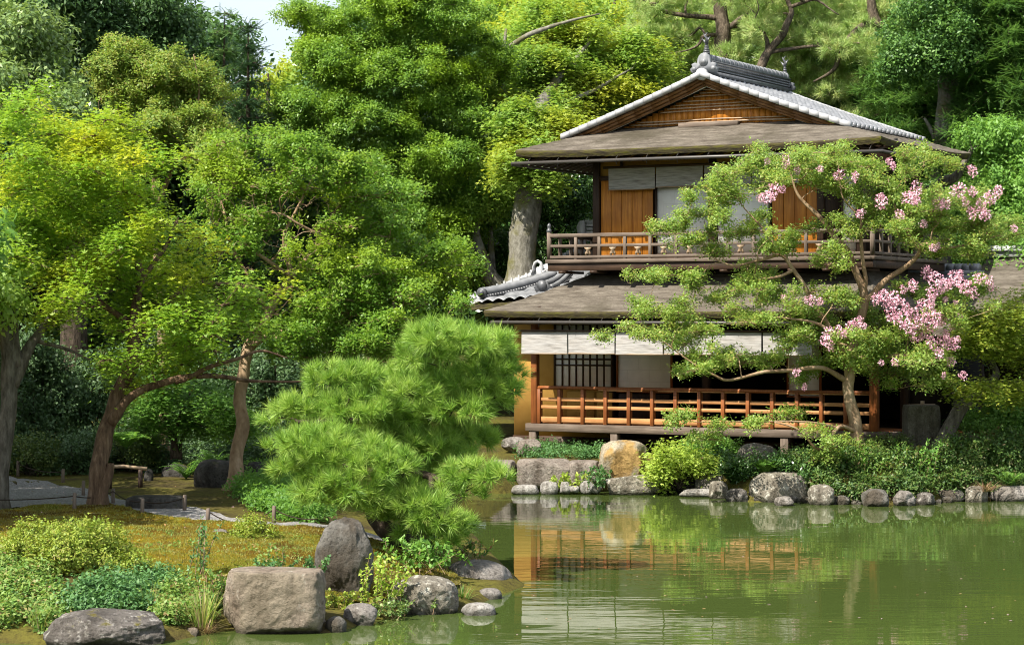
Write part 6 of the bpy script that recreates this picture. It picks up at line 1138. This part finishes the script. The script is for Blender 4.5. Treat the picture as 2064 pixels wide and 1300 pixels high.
fern('broadleaf_plant', 'second leafy plant trailing over the big lichen boulder', 'plant', W(1545, 965, 39.6), .30, .4, 22, 'bush', 137, .14, lw=.035)
fern('fern', 'large arching fern at the picture edge above the shore stones', 'fern', W(2030, 985, 39.6), .5, .45, 16, 'bush', 138, .10)
fern('fern', 'fern over the waterline beside the broad mossy stone', 'fern', W(1920, 985, 39.5), .42, .38, 14, 'herb_g', 139, .09)
fern('fern', 'pale fern in shade before the round dark rock', 'fern', W(375, 965, 37), .4, .4, 14, 'maple_dark', 140, .10)
fern('fern', 'spreading green fern beside the bar rail', 'fern', W(430, 945, 36.5), .4, .4, 14, 'maple_dark', 141, .10)
fern('fern', 'fan of broad leaves behind the maple trunk', 'fern', W(255, 905, 37.5), .45, .35, 14, 'bush', 142, .14, lw=.05)
grass('grass_clump', 'arching yellow green grass clump at the water beside the tan block', 'grass clump', gpt(408, 1262) + (0, 0, -.03), .36, .52, 120, 'grassy', 143, .011)
grass('grass_clump', 'dry straw coloured roots of grass hanging to the water by the tan block', 'grass clump', gpt(415, 1275), .22, .16, 90, 'dry', 144, .006, droop=1.3)
grass('grass_clump', 'thin green grass at the near corner beside the dark boulder', 'grass clump', gpt(82, 1275), .2, .34, 60, 'grassy', 145, .008)
grass('grass_clump', 'narrow grass blades in the weeds left standing above the boulder', 'grass clump', gpt(300, 1235), .2, .34, 50, 'grassy', 146, .008)
grass('grass_clump', 'dark grass tuft between lichen boulder and sloping stone', 'grass clump', W(930, 1212, 25.2), .22, .22, 70, 'herb_g', 147, .012)
grass('grass_clump', 'dry brown grass hanging over the stones below the myrtle', 'grass clump', W(1745, 1000, 39.1), .35, .3, 110, 'dry', 148, .010, droop=1.2)
grass('grass_clump', 'green grass tuft among the weeds of the house shore', 'grass clump', W(1848, 965, 39.9), .25, .45, 60, 'grassy', 149, .012, droop=.4)
grass('grass_clump', 'brown grass fringe over the shore stones at the picture edge', 'grass clump', W(1985, 990, 39.2), .4, .25, 110, 'dry', 150, .010, droop=1.2)
grass('grass_clump', 'dry reddish grass on the bank between the brown stone and the water', 'grass clump', W(1690, 1000, 39.2), .35, .3, 110, 'dry', 176, .010, droop=1.2)
grass('grass_clump', 'straw coloured grass beside the wide lichen boulder', 'grass clump', W(1640, 985, 39.4), .3, .3, 90, 'dry', 177, .010, droop=1.2)
def stalks(name, label, px, py, top, Z, n, lmat, seed, r=.1, ll=.055, lw=.022, spread=.12):
    """thin upright stems with paired leaves all the way up"""
    rng = R_(seed); b = W(px, py, Z); h = (py - top) / F * Z; root = empty(name, b, label, 'plant'); T = MB(); Lv = Leaves()
    for i in range(n):
        o = rng.normal(size=3) * (r * .3, r * .3, 0); e = o + rng.normal(size=3) * (spread, spread, 0) + UPV * h * rng.uniform(.65, 1); t = np.linspace(0, 1, 14)[:, None]; p = o + (e - o) * t + np.sin(t * 3) * rng.normal(size=3) * .02; T.tube(p[::3], .004, 4, False)
        for s in range(3):
            k = len(p) - 3; d = unit(rng, k) + UPV * .3; Lv.blades(b + p[3:], d, UPV + rng.normal(size=(k, 3)) * .5, np.full(k, ll) * rng.uniform(.7, 1.2, k), np.full(k, lw), rng.random(k), .15)
    T.build('stem', M['bark_myrtle'], root); Lv.build('foliage', M[lmat], root, origin=b)
stalks('sapling', 'spindly blue green seedling standing on the golden moss', 412, 1170, 1040, 24.6, 7, 'herb', 151, .3, .06, .022, .10)
stalks('sapling', 'thin seedling with a few leaves above the tan block', 562, 1150, 1095, 24.2, 3, 'herb_g', 152, .2, .05, .03, .06)
stalks('leafy_weed', 'low herb sprigs behind the top of the tan block', 580, 1158, 1125, 24.0, 14, 'herb', 153, .7, .045, .03, .12)
stalks('leafy_weed', 'yellow green leafy weed before the standing stone', 770, 1215, 1122, 24.3, 16, 'lime', 154, .4, .055, .035, .12)
stalks('leafy_weed', 'pale variegated weed hanging to the water beside the lichen boulder', 790, 1245, 1205, 24.0, 16, 'grey_leaf', 155, .5, .05, .03, .12)
stalks('leafy_weed', 'reddish green weed beside the small pale grey stone', 690, 1236, 1190, 24.0, 14, 'azalea', 156, .35, .05, .035, .08)
stalks('leafy_weed', 'green vine leaves under the pine beside the dark stone', 850, 1150, 1085, 26.3, 26, 'bush', 157, .9, .065, .04, .2)
stalks('leafy_weed', 'dark leaves hanging below the pine tip at the water', 905, 1130, 1085, 27.2, 18, 'herb_g', 158, .6, .06, .03, .2)
stalks('leafy_weed', 'small weed at the pond edge beside the tall seedling', 440, 1215, 1150, 23.6, 12, 'herb_g', 159, .4, .05, .03, .1)
stalks('leafy_weed', 'bright little sprig in the stone row below the retaining block', 1124, 988, 955, 41.1, 6, 'lime', 160, .2, .07, .03, .05)
stalks('leafy_weed', 'bright sprig at the corner of the shorter retaining block', 1166, 985, 950, 41.1, 9, 'lime', 161, .3, .07, .03, .08)
stalks('leafy_weed', 'blue green herb sprigs beside the wide tan rock at the waterline', 1205, 985, 940, 41.0, 14, 'herb', 162, .4, .07, .04, .12)
stalks('leafy_weed', 'leafy sapling among the shore weeds below the myrtle trunk', 1740, 985, 900, 39.4, 14, 'bush', 163, .5, .09, .045, .2)
stalks('leafy_weed', 'tall fresh green weed before the broad mossy stone', 1850, 985, 890, 39.6, 16, 'bush', 164, .6, .09, .04, .2)
cover('weed_cover', 'small green weeds scattered over the golden moss', [(60, 1070), (600, 1090), (640, 1170), (340, 1170)], 26, 'herb', 'herb_g', 178, .02, (.03, .07), .5, .8, .8)
# moss tips: short blades standing on the lawn
rng = R_(170); pts = MV.reshape(-1, 3); n = 60000; i = rng.integers(0, MV.shape[0] - 1, n); j = rng.integers(0, MV.shape[1] - 1, n); a, b = rng.random(n)[:, None], rng.random(n)[:, None]
P = MV[i, j] * (1 - a) * (1 - b) + MV[i + 1, j] * a * (1 - b) + MV[i, j + 1] * (1 - a) * b + MV[i + 1, j + 1] * a * b
Lv = Leaves(); Lv.needles(P, UPV + rng.normal(size=(n, 3)) * .45, rng.uniform(.012, .03, n), .009, np.clip(.5 + .9 * fbm(P * .9, 4, 12) + rng.normal(size=n) * .15, 0, 1), rng)
tag(Lv.build('moss_tips' if False else 'moss', M['moss_blade']), 'short golden moss tips standing over the lawn of the point', 'moss', kind='stuff')
# leaves and petals drifting on the pond, and fallen on the gravel
rng = R_(171); n = 120; px = rng.uniform(960, 2064, n); py = rng.uniform(1020, 1298, n); P = np.array([WG(a, b, .0) for a, b in zip(px, py)]); P = P[pond_sd(P[:, :2]) < -.3]; P[:, 2] = .006; n = len(P); d = unit(rng, n); d[:, 2] = 0
Lv = Leaves(); Lv.blades(P, d, UPV + 0 * P, rng.uniform(.02, .055, n), rng.uniform(.015, .03, n), rng.random(n), .02); tag(Lv.build('fallen_leaves', M['fallen']), 'small fallen leaves and petals floating on the pond', 'fallen leaves', kind='stuff')
n = 160; P = np.array([WG(a, b, .5) for a, b in zip(rng.uniform(0, 560, n), rng.uniform(965, 1160, n))]); P[:, 2] = gz(P[:, 0], P[:, 1]) + .035; d = unit(rng, n); d[:, 2] *= .2
Lv = Leaves(); Lv.blades(P, d, UPV + unit(rng, n) * .4, rng.uniform(.03, .06, n), rng.uniform(.02, .03, n), rng.random(n), .1); tag(Lv.build('fallen_leaves', M['fallen']), 'yellow fallen leaves lying on the gravel path and moss', 'fallen leaves', kind='stuff')
